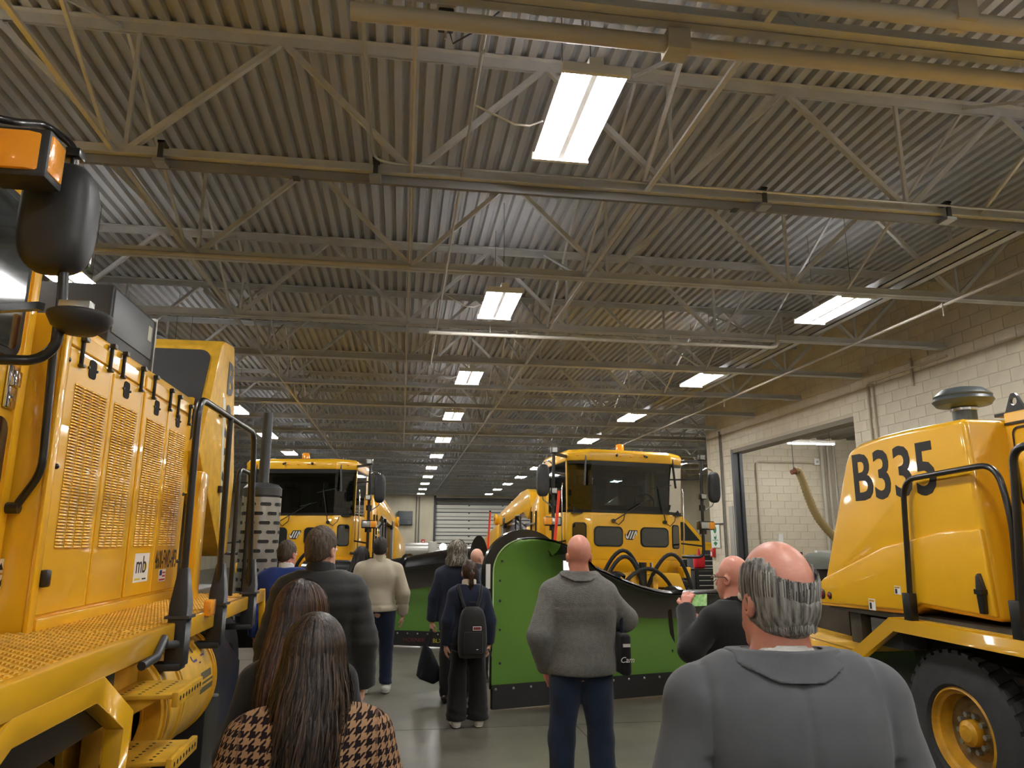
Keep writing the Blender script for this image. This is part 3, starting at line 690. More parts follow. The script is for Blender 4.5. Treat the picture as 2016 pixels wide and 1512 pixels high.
# exhaust with slotted heat shield
EX = atY(512, 985, 8.2); ex, ey = EX[0]+.02, 8.2
sh = MB().lathe([(.195, 1.0), (.2, 1.0), (.2, 2.2), (.195, 2.2)], (ex, ey, 0), 'z', 40).build('heat_shield', STEEL, LT, smooth=40)
sl = MB()
for r_ in range(12):
    for k in range(8):
        a = 2*PI*(k+(.5 if r_ % 2 else 0))/8; zc = 1.07+r_*.096
        pts = []
        for (da, dz) in ((-.24, -.018), (-.3, 0), (-.24, .018), (.0, .018), (.24, .018), (.3, 0), (.24, -.018), (.0, -.018)):
            pts.append((ex+.203*math.cos(a+da), ey+.203*math.sin(a+da), zc+dz))
        sl.add(pts, [tuple(range(8))])
tag(sl.build('shield_slots', INK, sh, fix=False), kind='stuff')
MB().lathe([(.18, .9), (.18, 2.22), (.2, 2.22), (.2, 2.3), (.16, 2.34), (.06, 2.36), (.055, 2.4), (.052, 3.12), (.045, 3.12), (.045, 2.9), (.001, 2.9)], (ex, ey, 0), 'z', 28).build('exhaust_stack', DKGR, LT, smooth=40)
MB().box(ex-.3, ex+.1, ey-.2, ey+.2, .7, .92).build('muffler_bracket', BLK, LT); MB().bar((ex, ey, .8), (-2.2, ey, .9), .08).build('muffler_arm', BLK, LT)
# mirrors, signal lamp, brackets, grab handle
MY = 3.0
def sup(c, r, e=3.2, n=28, m=16):
    G = []
    for i in range(m+1):
        ph = -PI/2+PI*i/m; row = []
        for j in range(n+1):
            th = 2*PI*j/n
            f = lambda t: math.copysign(abs(t)**(2/e), t)
            row.append((c[0]+r[0]*f(math.cos(ph))*f(math.cos(th)), c[1]+r[1]*f(math.cos(ph))*f(math.sin(th)), c[2]+r[2]*f(math.sin(ph))))
        G.append(row)
    return MB().grid(G)
mh = sup((-1.425, MY, 3.03), (.135, .1, .235)).build('mirror_housing', BLKM, LT, smooth=60)
MB().prism(rrect(.2, .38, .04, 4, -1.425, 3.03), 'y', MY+.085, MY+.1).build('mirror_glass', CHROME, mh)
A = atY(54, 312, 2.78)
sg = MB().box(A[0]-.12, A[0]+.1, A[1]-.06, A[1]+.08, A[2]-.1, A[2]+.1).build('signal_housing', BLKM, LT, bevel=.015)
MB().prism([(A[0]-.1, A[1]-.075), (A[0]+.03, A[1]-.075), (A[0]+.106, A[1]-.045), (A[0]+.106, A[1]+.06), (A[0]-.1, A[1]+.06)], 'z', A[2]-.075, A[2]+.08).build('amber_lens', AMBER, sg, bevel=.008)
B_ = atY(150, 292, MY); C_ = atY(0, 235, MY-.3)
MB().tube(fillet([(-2.1, 2.6, C_[2]+.1), (C_[0], 2.75, C_[2]+.02), (B_[0]-.12, MY-.02, B_[2]+.09), (B_[0]+.0, MY, B_[2]), (B_[0], MY, B_[2]-.1)], .1, 6), .016, 8).build('mirror_arm', BLK, LT, smooth=50)
MB().tube([(-2.05, 2.5, C_[2]+.05), (C_[0]+.05, 2.78, C_[2]-.02), (B_[0]-.15, MY, B_[2]+.05), (B_[0]-.02, MY, B_[2]-.03)], .009, 6).build('cable', RUB, LT, smooth=50)
MB().cyl((B_[0]+.005, MY, B_[2]-.02), (B_[0]+.005, MY, B_[2]-.16), .014, n=8).build('mirror_stud', CHROME, LT); MB().box(B_[0]-.05, B_[0]+.03, MY-.03, MY+.03, B_[2]-.05, B_[2]-.01).build('clamp', BLK, LT, bevel=.006)
D_ = atY(158, 627, MY)
MB().lathe([(.001, -.07), (.06, -.062), (.1, -.035), (.118, .0), (.118, .012), (.105, .02), (.001, .02)], (D_[0], MY, D_[2]), 'z', 28).build('round_mirror', BLKM, LT, smooth=40)
E_ = [atY(0, 708, 2.95), atY(75, 710, MY), atY(112, 680, MY), atY(122, 600, MY), atY(128, 470, MY)]
MB().tube(fillet([(-2.1, 2.9, E_[0][2])]+E_, .1, 6), .02, 10).build('mirror_arm', BLK, LT, smooth=50)
MB().box(D_[0]-.08, D_[0]+.04, MY-.025, MY+.025, D_[2]+.02, D_[2]+.07).build('mirror_bracket', STEEL, LT, bevel=.006)
MB().bar((D_[0]-.16, MY+.02, D_[2]+.05), (-2.0, 3.4, D_[2]+.12), .03).build('mirror_strut', BLK, LT)
H_ = [atY(112, 640, 3.95), atY(104, 700, 4.0), atY(82, 930, 4.05), atY(40, 985, 4.08), atY(29, 1000, 4.08)]
MB().tube(fillet(H_, .08, 6), .02, 10).build('grab_handle', BLK, LT, smooth=50)
MB().cyl((H_[-1][0]-.05, 4.08, H_[-1][2]), (H_[-1][0]+.02, 4.08, H_[-1][2]), .03, n=10).build('handle_foot', BLK, LT)
# ================================================================== B335 (right foreground)
BT = thing('hooded_machine', 'yellow machine numbered B335 with rear hood, handrails and mushroom exhaust cap', 'truck', (4.7, 4.6, 0))
bx0 = 3.65
poly = [(6.24, 1.21), (6.23, 1.36), (6.06, 1.46), (5.62, 2.40), (5.55, 2.49), (5.42, 2.535), (5.1, 2.565), (4.84, 2.57), (4.27, 2.56), (4.17, 1.27), (4.86, 1.30), (5.0, 1.24), (5.17, 1.235)]
MB().prism(poly, 'x', bx0, 5.7).build('rear_hood', YEL, BT, bevel=.045, seg=4)
low = [(6.21, 1.24), (6.205, 1.36), (6.05, 1.45), (5.2, 1.72), (4.6, 1.82), (4.225, 1.84), (4.185, 1.30), (4.86, 1.33), (5.0, 1.27), (5.17, 1.265)]
MB().prism(low, 'x', bx0-.018, bx0+.05).build('hood_flare', YEL, BT, bevel=.016, seg=3)
for (y, z, r_) in ((6.08, 1.315, .034), (5.97, 1.31, .022)):
    l_ = MB().lathe([(r_+.008, 0), (r_+.008, -.008), (r_, -.012)], (bx0-.016, y, z), 'x', 20).build('lamp_bezel', BLK, BT); MB().lathe([(r_, -.01), (r_*.7, -.02), (.001, -.024)], (bx0-.016, y, z), 'x', 18).build('tail_lamp', REDL, BT, smooth=60)
text_on('unit_number', 'B335', .52, (bx0-.0015, 5.04, 2.245), (0, -1, 0), (0, 0, 1), INK, BT, bold=.009, sx=.92, depth=.0015)
for (px, py, w_, h_) in ((1767, 1162, .07, .06), (1717, 1190, .08, .085)):
    P = atX(px, py, bx0-.02); s_ = MB().box(bx0-.021, bx0-.018, P[1]-w_/2, P[1]+w_/2, P[2]-h_/2, P[2]+h_/2).build('warning_sticker', WHT, BT)
    MB().box(bx0-.0218, bx0-.021, P[1]-w_*.4, P[1]+w_*.4, P[2]+h_*.24, P[2]+h_*.42).build('header_bar', mat('sticker_amber', rgb(190, 140, 30), .5), s_); MB().box(bx0-.0218, bx0-.021, P[1]+w_*.05, P[1]+w_*.35, P[2]-h_*.4, P[2]+h_*.15).build('symbol', INK, s_)
P = atX(1936, 1170, bx0-.02)
hl = MB().prism([(P[1]-.02, P[2]-.12), (P[1]+.02, P[2]-.12), (P[1]+.03, P[2]+.02), (P[1]+.02, P[2]+.11), (P[1], P[2]+.13), (P[1]-.03, P[2]+.03)], 'x', bx0-.05, bx0-.012).build('hood_latch', BLK, BT, bevel=.008)
MB().box(bx0-.06, bx0-.01, P[1]-.035, P[1]+.03, P[2]+.0, P[2]+.03).build('latch_clip', BLK, hl)
P = atX(1785, 849, 3.95); MB().lathe([(.05, 0), (.05, .03), (.03, .05), (.001, .055)], (4.0, P[1], 2.56), 'z', 16).build('beacon', REDL, BT, smooth=50)
# front body with rivets and frame
MB().box(3.96, 5.7, 1.2, 4.27, 1.26, 2.6).build('engine_body', YEL, BT, bevel=.012)
MB().box(3.95, 5.71, 1.2, 4.26, 2.515, 2.53).build('body_seam', INK, BT)
for (px, py) in ((1967, 852), (1972, 898), (1986, 1027)):
    P = atX(px, py, 3.955); MB().sphere((3.955, P[1], P[2]), .018, 8, 5).build('rivet', DKGR, BT, smooth=60)
P = atX(2012, 905, 3.955)
fr = rrect(.34, .52, .05, 4, P[1]-.12, P[2]-.04); fi = rrect(.31, .49, .04, 4, P[1]-.12, P[2]-.04); mb = MB(); N_ = len(fr)
mb.add([(3.955, a, b) for a, b in fr]+[(3.955, a, b) for a, b in fi], [(i, (i+1)%N_, N_+(i+1)%N_, N_+i) for i in range(N_)]); mb.build('printed_border', INK, BT, fix=False)
P = atX(1998, 812, 4.05); y, z = P[1], 2.6
mb = MB(); outer = [(-.09, 0), (-.03, .12), (-.015, .14), (.015, .14), (.03, .12), (.09, 0)]
ho = [(.028*math.cos(a), .085+.028*math.sin(a)) for a in np.linspace(0, 2*PI, 13)[:-1]]
bm_ = bmesh.new(); vo = [bm_.verts.new((4.05, y+a, z+b)) for a, b in outer]; vi = [bm_.verts.new((4.05, y+a, z+b)) for a, b in ho]
es = [bm_.edges.new((vo[i], vo[(i+1) % len(vo)])) for i in range(len(vo))]+[bm_.edges.new((vi[i], vi[(i+1) % 12])) for i in range(12)]
bmesh.ops.triangle_fill(bm_, use_beauty=True, edges=es); g_ = bmesh.ops.extrude_face_region(bm_, geom=bm_.faces[:]); bmesh.ops.translate(bm_, vec=(.02, 0, 0), verts=[e for e in g_['geom'] if isinstance(e, bmesh.types.BMVert)])
me = bpy.data.meshes.new('lifting_eye'); bm_.to_mesh(me); bm_.free(); me.materials.append(BLK); link('lifting_eye', me, BT)
MB().box(4.0, 4.15, y-.14, y+.12, 2.59, 2.612).build('eye_base', BLK, BT)
# exhaust cap
MB().lathe([(.085, 2.5), (.085, 2.76), (.09, 2.76), (.09, 2.785), (.1, 2.785), (.19, 2.80), (.215, 2.835), (.2, 2.86), (.205, 2.875), (.15, 2.925), (.06, 2.945), (.001, 2.95)], (4.32, 5.02, 0), 'z', 36).build('exhaust_cap', mat('cap_grey', rgb(70, 78, 80), .4, metal=.2), BT, smooth=35)
MB().lathe([(.092, 2.755), (.095, 2.757), (.095, 2.775), (.092, 2.777)], (4.32, 5.02, 0), 'z', 32).build('clamp_band', CHROME, BT)
# tread plate, chassis, fender
MB().box(3.7, 5.6, 1.6, 6.1, 1.19, 1.235).build('tread_plate', mat('dark_treadplate', rgb(64, 64, 62), .6, bump=.5, bscale=60), BT)
MB().box(4.1, 5.4, 1.2, 6.5, .6, 1.19).build('chassis', BLK, BT, bevel=.02); MB().box(4.0, 5.6, 6.3, 6.9, .78, 1.3).build('rear_frame', mat('grime', rgb(48, 44, 36), .8, var=.3), BT)
P0 = [(6.9, .955), (5.62, .915), (5.12, 1.215), (3.0, 1.185)]; P1 = [(6.9, .86), (5.58, .83), (5.08, 1.12), (3.0, 1.09)]
mb = MB()
for k in range(3): mb.prism([P0[k], P0[k+1], P1[k+1], P1[k]], 'x', 3.56, 3.62)
mb.build('fender_rail', YEL, BT, bevel=.006)
mb = MB()
for k in range(3): mb.prism([P0[k], P0[k+1], (P0[k+1][0], P0[k+1][1]-.015), (P0[k][0], P0[k][1]-.015)], 'x', 3.62, 4.2)
mb.build('fender_top', YELD, BT)
MB().box(3.95, 4.1, 3.2, 5.4, .25, 1.1).build('arch_liner', BLK, BT)
MB().box(3.75, 4.05, 5.25, 5.62, .96, 1.17).build('tool_box', GREYP, BT, bevel=.01); MB().box(3.72, 3.95, 5.7, 5.85, .95, 1.2).build('spring_bracket', mat('grime', rgb(48, 44, 36), .8), BT, bevel=.01)
wheel(BT, (3.83, 4.68, .52), .52, .3, .29, -1, rimmat=mat('wheel_yellow_dirty', rgb(190, 138, 22), .5, coat=.1, var=.3, vscale=7)); wheel(BT, (5.5, 4.68, .52), .52, .3, .29, 1)
def rail2(pts, r_=.02): MB().tube(fillet(pts, .14, 7), r_, 10).build('handrail', BLK, BT, smooth=45)
A = [atX(1795, 1225, 3.6), atX(1777, 945, 3.6), atX(1960, 912, 3.6), atX(1992, 1020, 3.6), atX(2012, 1255, 3.6)]
rail2(A)
A2 = [atX(2016, 1245, 3.6), atX(2002, 1000, 3.6), atX(1993, 885, 3.6), atX(2040, 872, 3.6), atX(2100, 1000, 3.6), atX(2110, 1260, 3.6)]
rail2(A2, .024)
P = atX(1795, 1205, 3.6); MB().box(3.57, 3.63, P[1]-.03, P[1]+.05, 1.19, 1.4).build('rail_socket', BLK, BT, bevel=.006)
P = atX(2008, 1220, 3.6); MB().box(3.57, 3.63, P[1]-.04, P[1]+.04, 1.16, 1.42).build('rail_socket', BLK, BT, bevel=.006)
# ================================================================== CAB-FORWARD PLOW TRUCKS (two of a kind), own frame: front at y=0, +y = back
gm = bpy.data.materials.new('cab_glass'); gm.use_nodes = True; nt = gm.node_tree; nt.nodes.clear()
out = nt.nodes.new('ShaderNodeOutputMaterial'); tr_ = nt.nodes.new('ShaderNodeBsdfTransparent'); gl = nt.nodes.new('ShaderNodeBsdfGlossy'); mx = nt.nodes.new('ShaderNodeMixShader'); fr_ = nt.nodes.new('ShaderNodeFresnel')
tr_.inputs[0].default_value = (.17, .21, .21, 1); gl.inputs['Roughness'].default_value = .03; fr_.inputs[0].default_value = 1.6
nt.links.new(fr_.outputs[0], mx.inputs[0]); nt.links.new(tr_.outputs[0], mx.inputs[1]); nt.links.new(gl.outputs[0], mx.inputs[2]); nt.links.new(mx.outputs[0], out.inputs[0])
LAMPG = mat('lamp_glass', rgb(205, 208, 205), .15, metal=.6, bump=.3, bscale=50)
SEAT = mat('seat_fabric', rgb(28, 28, 30), .8)
def make_truck():
    T_ = thing('plow_truck', 'x', 'truck')
    B = lambda mb, name, mt, parent=T_, **k: mb.build(name, mt, parent, world=False, **k)
    plan = [(-.76, 0), (.76, 0), (1.13, .27), (1.13, 1.75), (-1.13, 1.75), (-1.13, .27)]
    sc = lambda s, dy=0: [(a*s, b+dy) for a, b in plan]
    # lower cab
    B(MB().prism(plan, 'z', 1.42, 2.27), 'cab_body', YEL, bevel=.03, seg=3)
    v = [(a, b, 1.43) for a, b in plan]+[(a*.93, b+.1, 1.12) for a, b in plan]; n = 6
    B(MB().add(v, [tuple(range(n)), tuple(range(n, 2*n))[::-1]]+[(i, n+i, n+(i+1)%n, (i+1)%n) for i in range(n)]), 'cab_skirt', YEL, bevel=.015)
    B(MB().prism(sc(1.003, -.003), 'z', 1.60, 1.606), 'panel_seam', YELD)
    # roof
    rp = [(-.79, -.05), (.79, -.05), (1.17, .25), (1.17, 1.8), (-1.17, 1.8), (-1.17, .25)]
    v = [(a, b, 3.2) for a, b in rp]+[(a, b, 3.36) for a, b in rp]+[(a*.96, b*.96+.05, 3.42) for a, b in rp]
    B(MB().add(v, [tuple(range(6))[::-1], tuple(range(12, 18))]+[(k*6+i, k*6+(i+1)%6, (k+1)*6+(i+1)%6, (k+1)*6+i) for k in (0, 1) for i in range(6)]), 'roof', YEL, bevel=.02, seg=3)
    B(MB().box(-.36, .36, .3, .9, 3.41, 3.445), 'roof_pad', YEL, bevel=.01)
    # pillars: rear, side rear, thin front corner posts
    for s in (-1, 1):
        B(MB().box(min(s*1.13, s*1.05), max(s*1.13, s*1.05), 1.5, 1.75, 2.25, 3.22), 'rear_pillar', YEL, bevel=.01)
        B(MB().bar((s*1.115, .30, 2.25), (s*1.13, .30, 3.22), .05, .06), 'side_pillar', YEL)
        B(MB().bar((s*.76, .012, 2.26), (s*.775, -.012, 3.22), .018, .014), 'glass_joint', BLK)
        B(MB().grid([[(s*1.135, .33, 2.3), (s*1.135, 1.5, 2.3)], [(s*1.14, .33, 3.2), (s*1.14, 1.5, 3.2)]]), 'door_glass', gm, fix=False)
        B(MB().box(min(s*1.13, s*1.145), max(s*1.13, s*1.145), .42, 1.35, 1.5, 2.27), 'door_panel', YEL, bevel=.01)
        B(MB().tube([(s*1.2, .36, 1.55), (s*1.22, .33, 1.9), (s*1.22, .33, 2.7), (s*1.2, .36, 2.8)], .014, 8), 'grab_bar', CHROME, smooth=50)
    B(MB().box(-1.1, 1.1, 1.7, 1.75, 2.25, 2.5), 'cab_back_lower', BLK); B(MB().box(-1.1, 1.1, 1.7, 1.75, 3.05, 3.2), 'cab_back_upper', BLK); B(MB().box(-.12, .12, 1.7, 1.75, 2.5, 3.05), 'cab_back_post', BLK)
    B(MB().grid([[(-1.05, 1.73, 2.5), (1.05, 1.73, 2.5)], [(-1.05, 1.73, 3.05), (1.05, 1.73, 3.05)]]), 'rear_glass', gm, fix=False)
    # windscreen: centre pane and two corner panes in black surround
    def pane(a0, a1, name):
        (x0, y0), (x1, y1) = a0, a1
        B(MB().grid([[(x0, y0-.006, 2.29), (x1, y1-.006, 2.29)], [(x0*1.015, y0-.03, 3.2), (x1*1.015, y1-.03, 3.2)]]), name, gm, fix=False)
        for (z0, z1, k0, k1) in ((2.265, 2.31, -.004, -.006), (3.12, 3.21, -.028, -.034)):
            B(MB().grid([[(x0*1.004, y0+k0-.004, z0), (x1*1.004, y1+k0-.004, z0)], [(x0*1.012, y0+k1-.004, z1), (x1*1.012, y1+k1-.004, z1)]]), 'surround', BLK, fix=False)
    pane((-.76, 0), (.76, 0), 'windscreen'); pane((-1.13, .27), (-.76, 0), 'corner_glass'); pane((.76, 0), (1.13, .27), 'corner_glass')
    # interior
    for s in (-1, 1):
        st = B(MB().box(s*.5-.26, s*.5+.26, .75, 1.25, 1.9, 2.3), 'seat', SEAT, bevel=.06, seg=3)
        B(MB().box(s*.5-.25, s*.5+.25, 1.15, 1.32, 2.3, 2.88), 'backrest', SEAT, st, bevel=.07, seg=3); B(MB().box(s*.5-.15, s*.5+.15, 1.17, 1.3, 2.88, 3.05), 'headrest', SEAT, st, bevel=.05, seg=3)
    B(MB().prism([(.1, 2.26), (.45, 2.26), (.45, 2.38), (.25, 2.42)], 'x', -1.05, 1.05), 'dashboard', BLK, bevel=.02)
    B(MB().tube([(.5+.19*math.cos(a), .5+.09*math.sin(a), 2.52+.16*math.sin(a)) for a in np.linspace(0, 2*PI, 25)[:-1]], .015, 6, closed=True), 'steering_wheel', BLK, smooth=60)
    B(MB().box(-1.08, 1.08, .1, 1.7, 2.24, 2.26), 'cab_floor', BLK)
    # lower windows
    for x in (-.44, .46):
        fw_ = B(MB().prism(rrect(.56, .36, .09, 5, x, 1.84), 'y', -.012, .01), 'low_window_seal', RUB); B(MB().prism(rrect(.51, .31, .075, 5, x, 1.84), 'y', -.016, -.008), 'pane', GLASS, fw_)
    for s in (-1, 1):
        d = np.array((s*.37, .27, 0)); L_ = np.linalg.norm(d); d /= L_; nn_ = np.array((s*.27/L_, -.37/L_, 0)); c = np.array((s*.945, .135, 1.86))
        for wv, hv, off, nm, mm in ((.27, .44, .008, 'low_window_seal', RUB), (.23, .4, .013, 'pane', GLASS)):
            q = rrect(wv, hv, .06, 4); N = len(q); v1 = [c+d*a+np.array((0, 0, b))+nn_*off for a, b in q]; v0 = [p_-nn_*.02 for p_ in v1]
            B(MB().add(v0+v1, [tuple(range(N)), tuple(range(N, 2*N))]+[(i, (i+1)%N, N+(i+1)%N, N+i) for i in range(N)]), nm, mm)
    # emblem: slanted strokes
    em = B(MB().prism([(-.12, 1.83), (-.09, 1.79), (.03, 1.79), (.1, 1.91), (.12, 1.91), (.12, 1.96), (.06, 1.96), (-.04, 1.96), (-.09, 1.87), (-.12, 1.9)], 'y', -.012, -.004), 'emblem', INK)
    for k in range(3): B(MB().prism([(-.085+k*.05, 1.805), (-.06+k*.05, 1.805), (.0+k*.05, 1.945), (-.025+k*.05, 1.945)], 'y', -.015, -.011), 'emblem_stroke', WHT, em)
    B(MB().prism([(-.11, 1.83), (-.085, 1.805), (-.07, 1.83), (-.105, 1.89)], 'y', -.015, -.011), 'emblem_stroke', WHT, em); B(MB().prism([(.075, 1.945), (.105, 1.945), (.112, 1.87), (.095, 1.87)], 'y', -.015, -.011), 'emblem_stroke', WHT, em)
    # wipers, roof lamps, beacon
    for (x0, x1, z1) in ((-.35, .38, 2.5), (.66, .72, 2.78)):
        wp = B(MB().cyl((x0, -.06, 2.12), (x0, .0, 2.12), .035, n=10), 'wiper_motor', BLK); B(MB().bar((x0, -.06, 2.12), (x1*.75, -.06, z1), .018), 'wiper_arm', BLK, wp); B(MB().bar((x1*.4+x0*.2, -.05, z1-.06), (x1*1.1, -.06, z1+.02), .014), 'wiper_blade', BLK, wp)
        B(MB().tube([(x0+.02, -.03, 2.1), (x0+.1, -.04, 2.05), (x0+.2, -.03, 2.14), (x0+.22, -.02, 2.24)], .008, 6), 'washer_hose', BLK, wp)
    for s in (-1, 1): B(MB().bar((s*.86, .02, 3.3), (s*.9, -.02, 2.75), .03), 'corner_wiper', BLK); B(MB().bar((s*.3, -.1, 3.30), (s*.26, -.02, 3.34), .035), 'roof_bracket', BLK)
    for x in (-.2, 0, .2): B(MB().sphere((x, -.05, 3.3), (.03, .02, .014), 8, 6), 'marker_lamp', AMBER)
    for x in (-1.0, 1.0): B(MB().sphere((x, .1, 3.3), (.03, .02, .014), 8, 6), 'marker_lamp', AMBER)
    bc = B(MB().lathe([(.09, 3.44), (.09, 3.47)], (0, .5, 0), 'z', 20), 'beacon_base', BLK); B(MB().lathe([(.085, 3.47), (.08, 3.58), (.06, 3.6), (.001, 3.6)], (0, .5, 0), 'z', 20), 'beacon_lens', AMBER, bc, smooth=50)
    # mirror masts
    for s in (-1, 1):
        x = s*1.47
        m_ = B(MB().tube(fillet([(s*1.1, .2, 1.5), (x, .05, 1.5), (x, .05, 2.4), (x, .05, 3.33)], .12, 6), .03, 10), 'mirror_mast', BLK, smooth=50)
        B(MB().bar((x, .05, 3.3), (s*1.1, .3, 3.28), .05), 'mast_arm', BLK, m_); B(MB().bar((x, .05, 2.95), (s*1.12, .4, 2.95), .03), 'mast_arm', BLK, m_); B(MB().bar((x, .05, 1.7), (s*1.12, .4, 1.75), .03), 'mast_arm', BLK, m_)
        mh_ = B(sup((x+s*.22, -.02, 2.8), (.115, .09, .29), 3.4), 'mirror_housing', BLKM, m_, smooth=60)
        B(MB().tube([(x, .05, 3.1), (x+s*.1, .02, 3.16), (x+s*.2, 0, 3.12), (x+s*.22, 0, 3.07)], .014, 8), 'mirror_hook', CHROME, m_, smooth=60)
        B(MB().tube([(x+s*.22, 0, 2.52), (x+s*.2, .02, 2.46), (x+s*.05, .04, 2.36), (x, .05, 2.3)], .012, 8), 'mirror_stay', STEEL, m_, smooth=60)
        for z in (3.36, 2.62):
            l_ = B(MB().box(x-.02-.05, x-.02+.07, -.05, .05, z-.055, z+.055), 'work_lamp', BLK, m_, bevel=.01)
            B(MB().box(x-.055, x+.035, -.06, -.045, z-.042, z+.042), 'work_lens', LAMPG, m_)
        B(MB().box(x-.17 if s < 0 else x-.12, x+.12 if s < 0 else x+.17, -.08, .08, 2.0, 2.16), 'headlamp_pod', BLK, m_, bevel=.015)
        B(MB().box(x-.06 if s < 0 else x-.1, x+.1 if s < 0 else x+.06, -.095, -.075, 2.02, 2.14), 'headlamp_lens', LAMPG, m_, bevel=.01)
        B(MB().box(*sorted((x+s*.06, x+s*.18)), -.095, .06, 2.015, 2.145), 'turn_lens', AMBER, m_, bevel=.012)
        B(MB().cyl((x, .05, 1.92), (x, .05, 2.0), .07, n=12), 'mast_boss', BLK, m_); B(MB().cyl((x, .05, 2.36), (x, .05, 2.46), .06, n=12), 'mast_boss', BLK, m_)
    # body behind the cab
    for s in (-1, 1):
        def xs(a, b): return tuple(sorted((s*a, s*b)))
        B(MB().prism([(1.85, 1.05), (2.5, 1.05), (2.5, 2.35), (2.4, 2.5), (1.85, 2.75)], 'x', *xs(.82, 1.24)), 'side_locker', YEL, bevel=.02)
        B(MB().box(*xs(1.24, 1.27), 2.0, 2.03, 1.1, 2.35), 'ladder_rail', BLK); B(MB().box(*xs(1.24, 1.27), 2.38, 2.41, 1.1, 2.35), 'ladder_rail', BLK)
        for z in (1.2, 1.42, 1.64, 1.86, 2.08): B(MB().box(*xs(1.245, 1.29), 2.03, 2.38, z, z+.03), 'ladder_rung', STEEL)
        B(MB().box(*xs(.7, 1.16), 2.55, 5.4, 1.05, 2.12), 'engine_side', BLK, bevel=.02)
        B(MB().prism([(2.6, 1.3), (3.4, 1.3), (3.4, 1.75), (2.9, 2.05), (2.6, 2.05)], 'x', *xs(1.16, 1.22)), 'side_panel', YEL, bevel=.01)
        B(MB().prism([(2.45, 2.45), (2.6, 2.78), (2.8, 2.85), (3.3, 2.82), (5.5, 2.42), (5.75, 2.3), (5.8, 2.1), (5.4, 2.12), (4.6, 2.18), (3.1, 2.36), (2.7, 2.2)], 'x', *xs(1.05, 1.25)), 'lift_arm', YEL, bevel=.015)
        ey_ = B(MB().lathe([(.14, -.03), (.14, .03)], (s*1.28, 5.82, 2.28), 'x', 20), 'arm_eye', YEL); B(MB().lathe([(.05, -.035), (.05, .035)], (s*1.28, 5.82, 2.28), 'x', 14), 'eye_hole', INK, ey_)
        B(MB().cyl((s*1.18, 2.9, 1.95), (s*1.18, 4.4, 2.3), .06, n=12), 'lift_cylinder', BLK); B(MB().box(*xs(1.2, 1.27), 4.9, 5.1, 2.05, 2.3), 'arm_light', BLK, bevel=.02)
        B(MB().tube(fillet([(s*1.26, 3.3, 1.2), (s*1.26, 3.3, 2.3), (s*1.26, 3.75, 2.3), (s*1.26, 3.75, 1.2)], .06), .02, 8), 'step_rail', BLK, smooth=50)
        B(MB().box(*xs(1.2, 1.26), 5.0, 5.25, 1.2, 2.1), 'steel_post', STEEL)
        B(MB().prism([(5.5, 1.05), (7.6, 1.05), (7.6, 1.55), (7.3, 1.8), (5.8, 2.15), (5.5, 2.15)], 'x', *xs(.0, 1.3)), 'rear_hood', YEL, bevel=.06, seg=3)
        wheel(T_, (s*.95, .95, .6), .6, .42, .3, s, world=False); wheel(T_, (s*.95, 5.2, .6), .6, .42, .3, s, world=False)
    B(MB().box(-.75, .75, 1.8, 7.5, .7, 1.9), 'chassis', BLK, bevel=.03); B(MB().box(-.5, .5, .1, 2, .6, 1.15), 'front_frame', BLK)
    # hitch, hoses
    B(MB().prism([(-.9, .75), (-.7, 1.22), (.7, 1.22), (.9, .75), (.55, .75), (.45, .98), (-.45, .98), (-.55, .75)], 'y', -.5, -.12), 'hitch_frame', YEL, bevel=.02)
    B(MB().box(-.35, .35, -1.2, -.1, .5, .75), 'push_beam', YELD, bevel=.02); B(MB().cyl((0, -.45, .5), (0, -.45, 1.4), .09, n=14), 'lift_ram', BLK)
    for s in (-1, 1): B(MB().bar((s*.2, -.6, .45), (s*.2, -.5, 1.25), .09, .12), 'hitch_post', YELD, bevel=.01)
    for (x0, x1, h, y) in ((-.85, .05, 1.6, -.5), (-.8, .0, 1.5, -.58), (.05, .95, 1.55, -.5), (-.55, .55, 1.3, -.62)):
        pts = [(x0+(x1-x0)*t, y-.1*math.sin(PI*t), .85+(h-.85)*math.sin(PI*t)**.8) for t in np.linspace(0, 1, 15)]
        B(MB().tube(pts, .034, 10), 'hydraulic_hose', RUB, smooth=60)
    for x in (-.12, .14): B(MB().cyl((x, -.55, 1.25), (x, -.55, 1.4), .025, n=8), 'hose_fitting', CHROME)
    B(MB().box(-1.15, -1.0, -.05, .25, 1.12, 1.32), 'bumper_bracket', YEL, bevel=.02); B(MB().box(1.0, 1.15, -.05, .25, 1.12, 1.32), 'bumper_bracket', YEL, bevel=.02)
    B(MB().box(-1.1, 1.1, -.12, .12, .95, 1.08), 'bumper', BLK, bevel=.02)
    return T_
TR = make_truck()
TR['label'] = 'yellow cab-forward plow truck behind the man in the grey fleece'; TR['group'] = 'plow trucks facing the visitors'
TR.location = (4.12, 13.1, 0); TR.rotation_euler = (0, math.radians(1.0), math.radians(5.0))
TL = copy_tree(TR); TL['label'] = 'yellow cab-forward plow truck behind the man in the cream sweater'
TL.location = (-2.13, 15.6, 0); TL.rotation_euler = (0, math.radians(-.3), math.radians(-7.5))

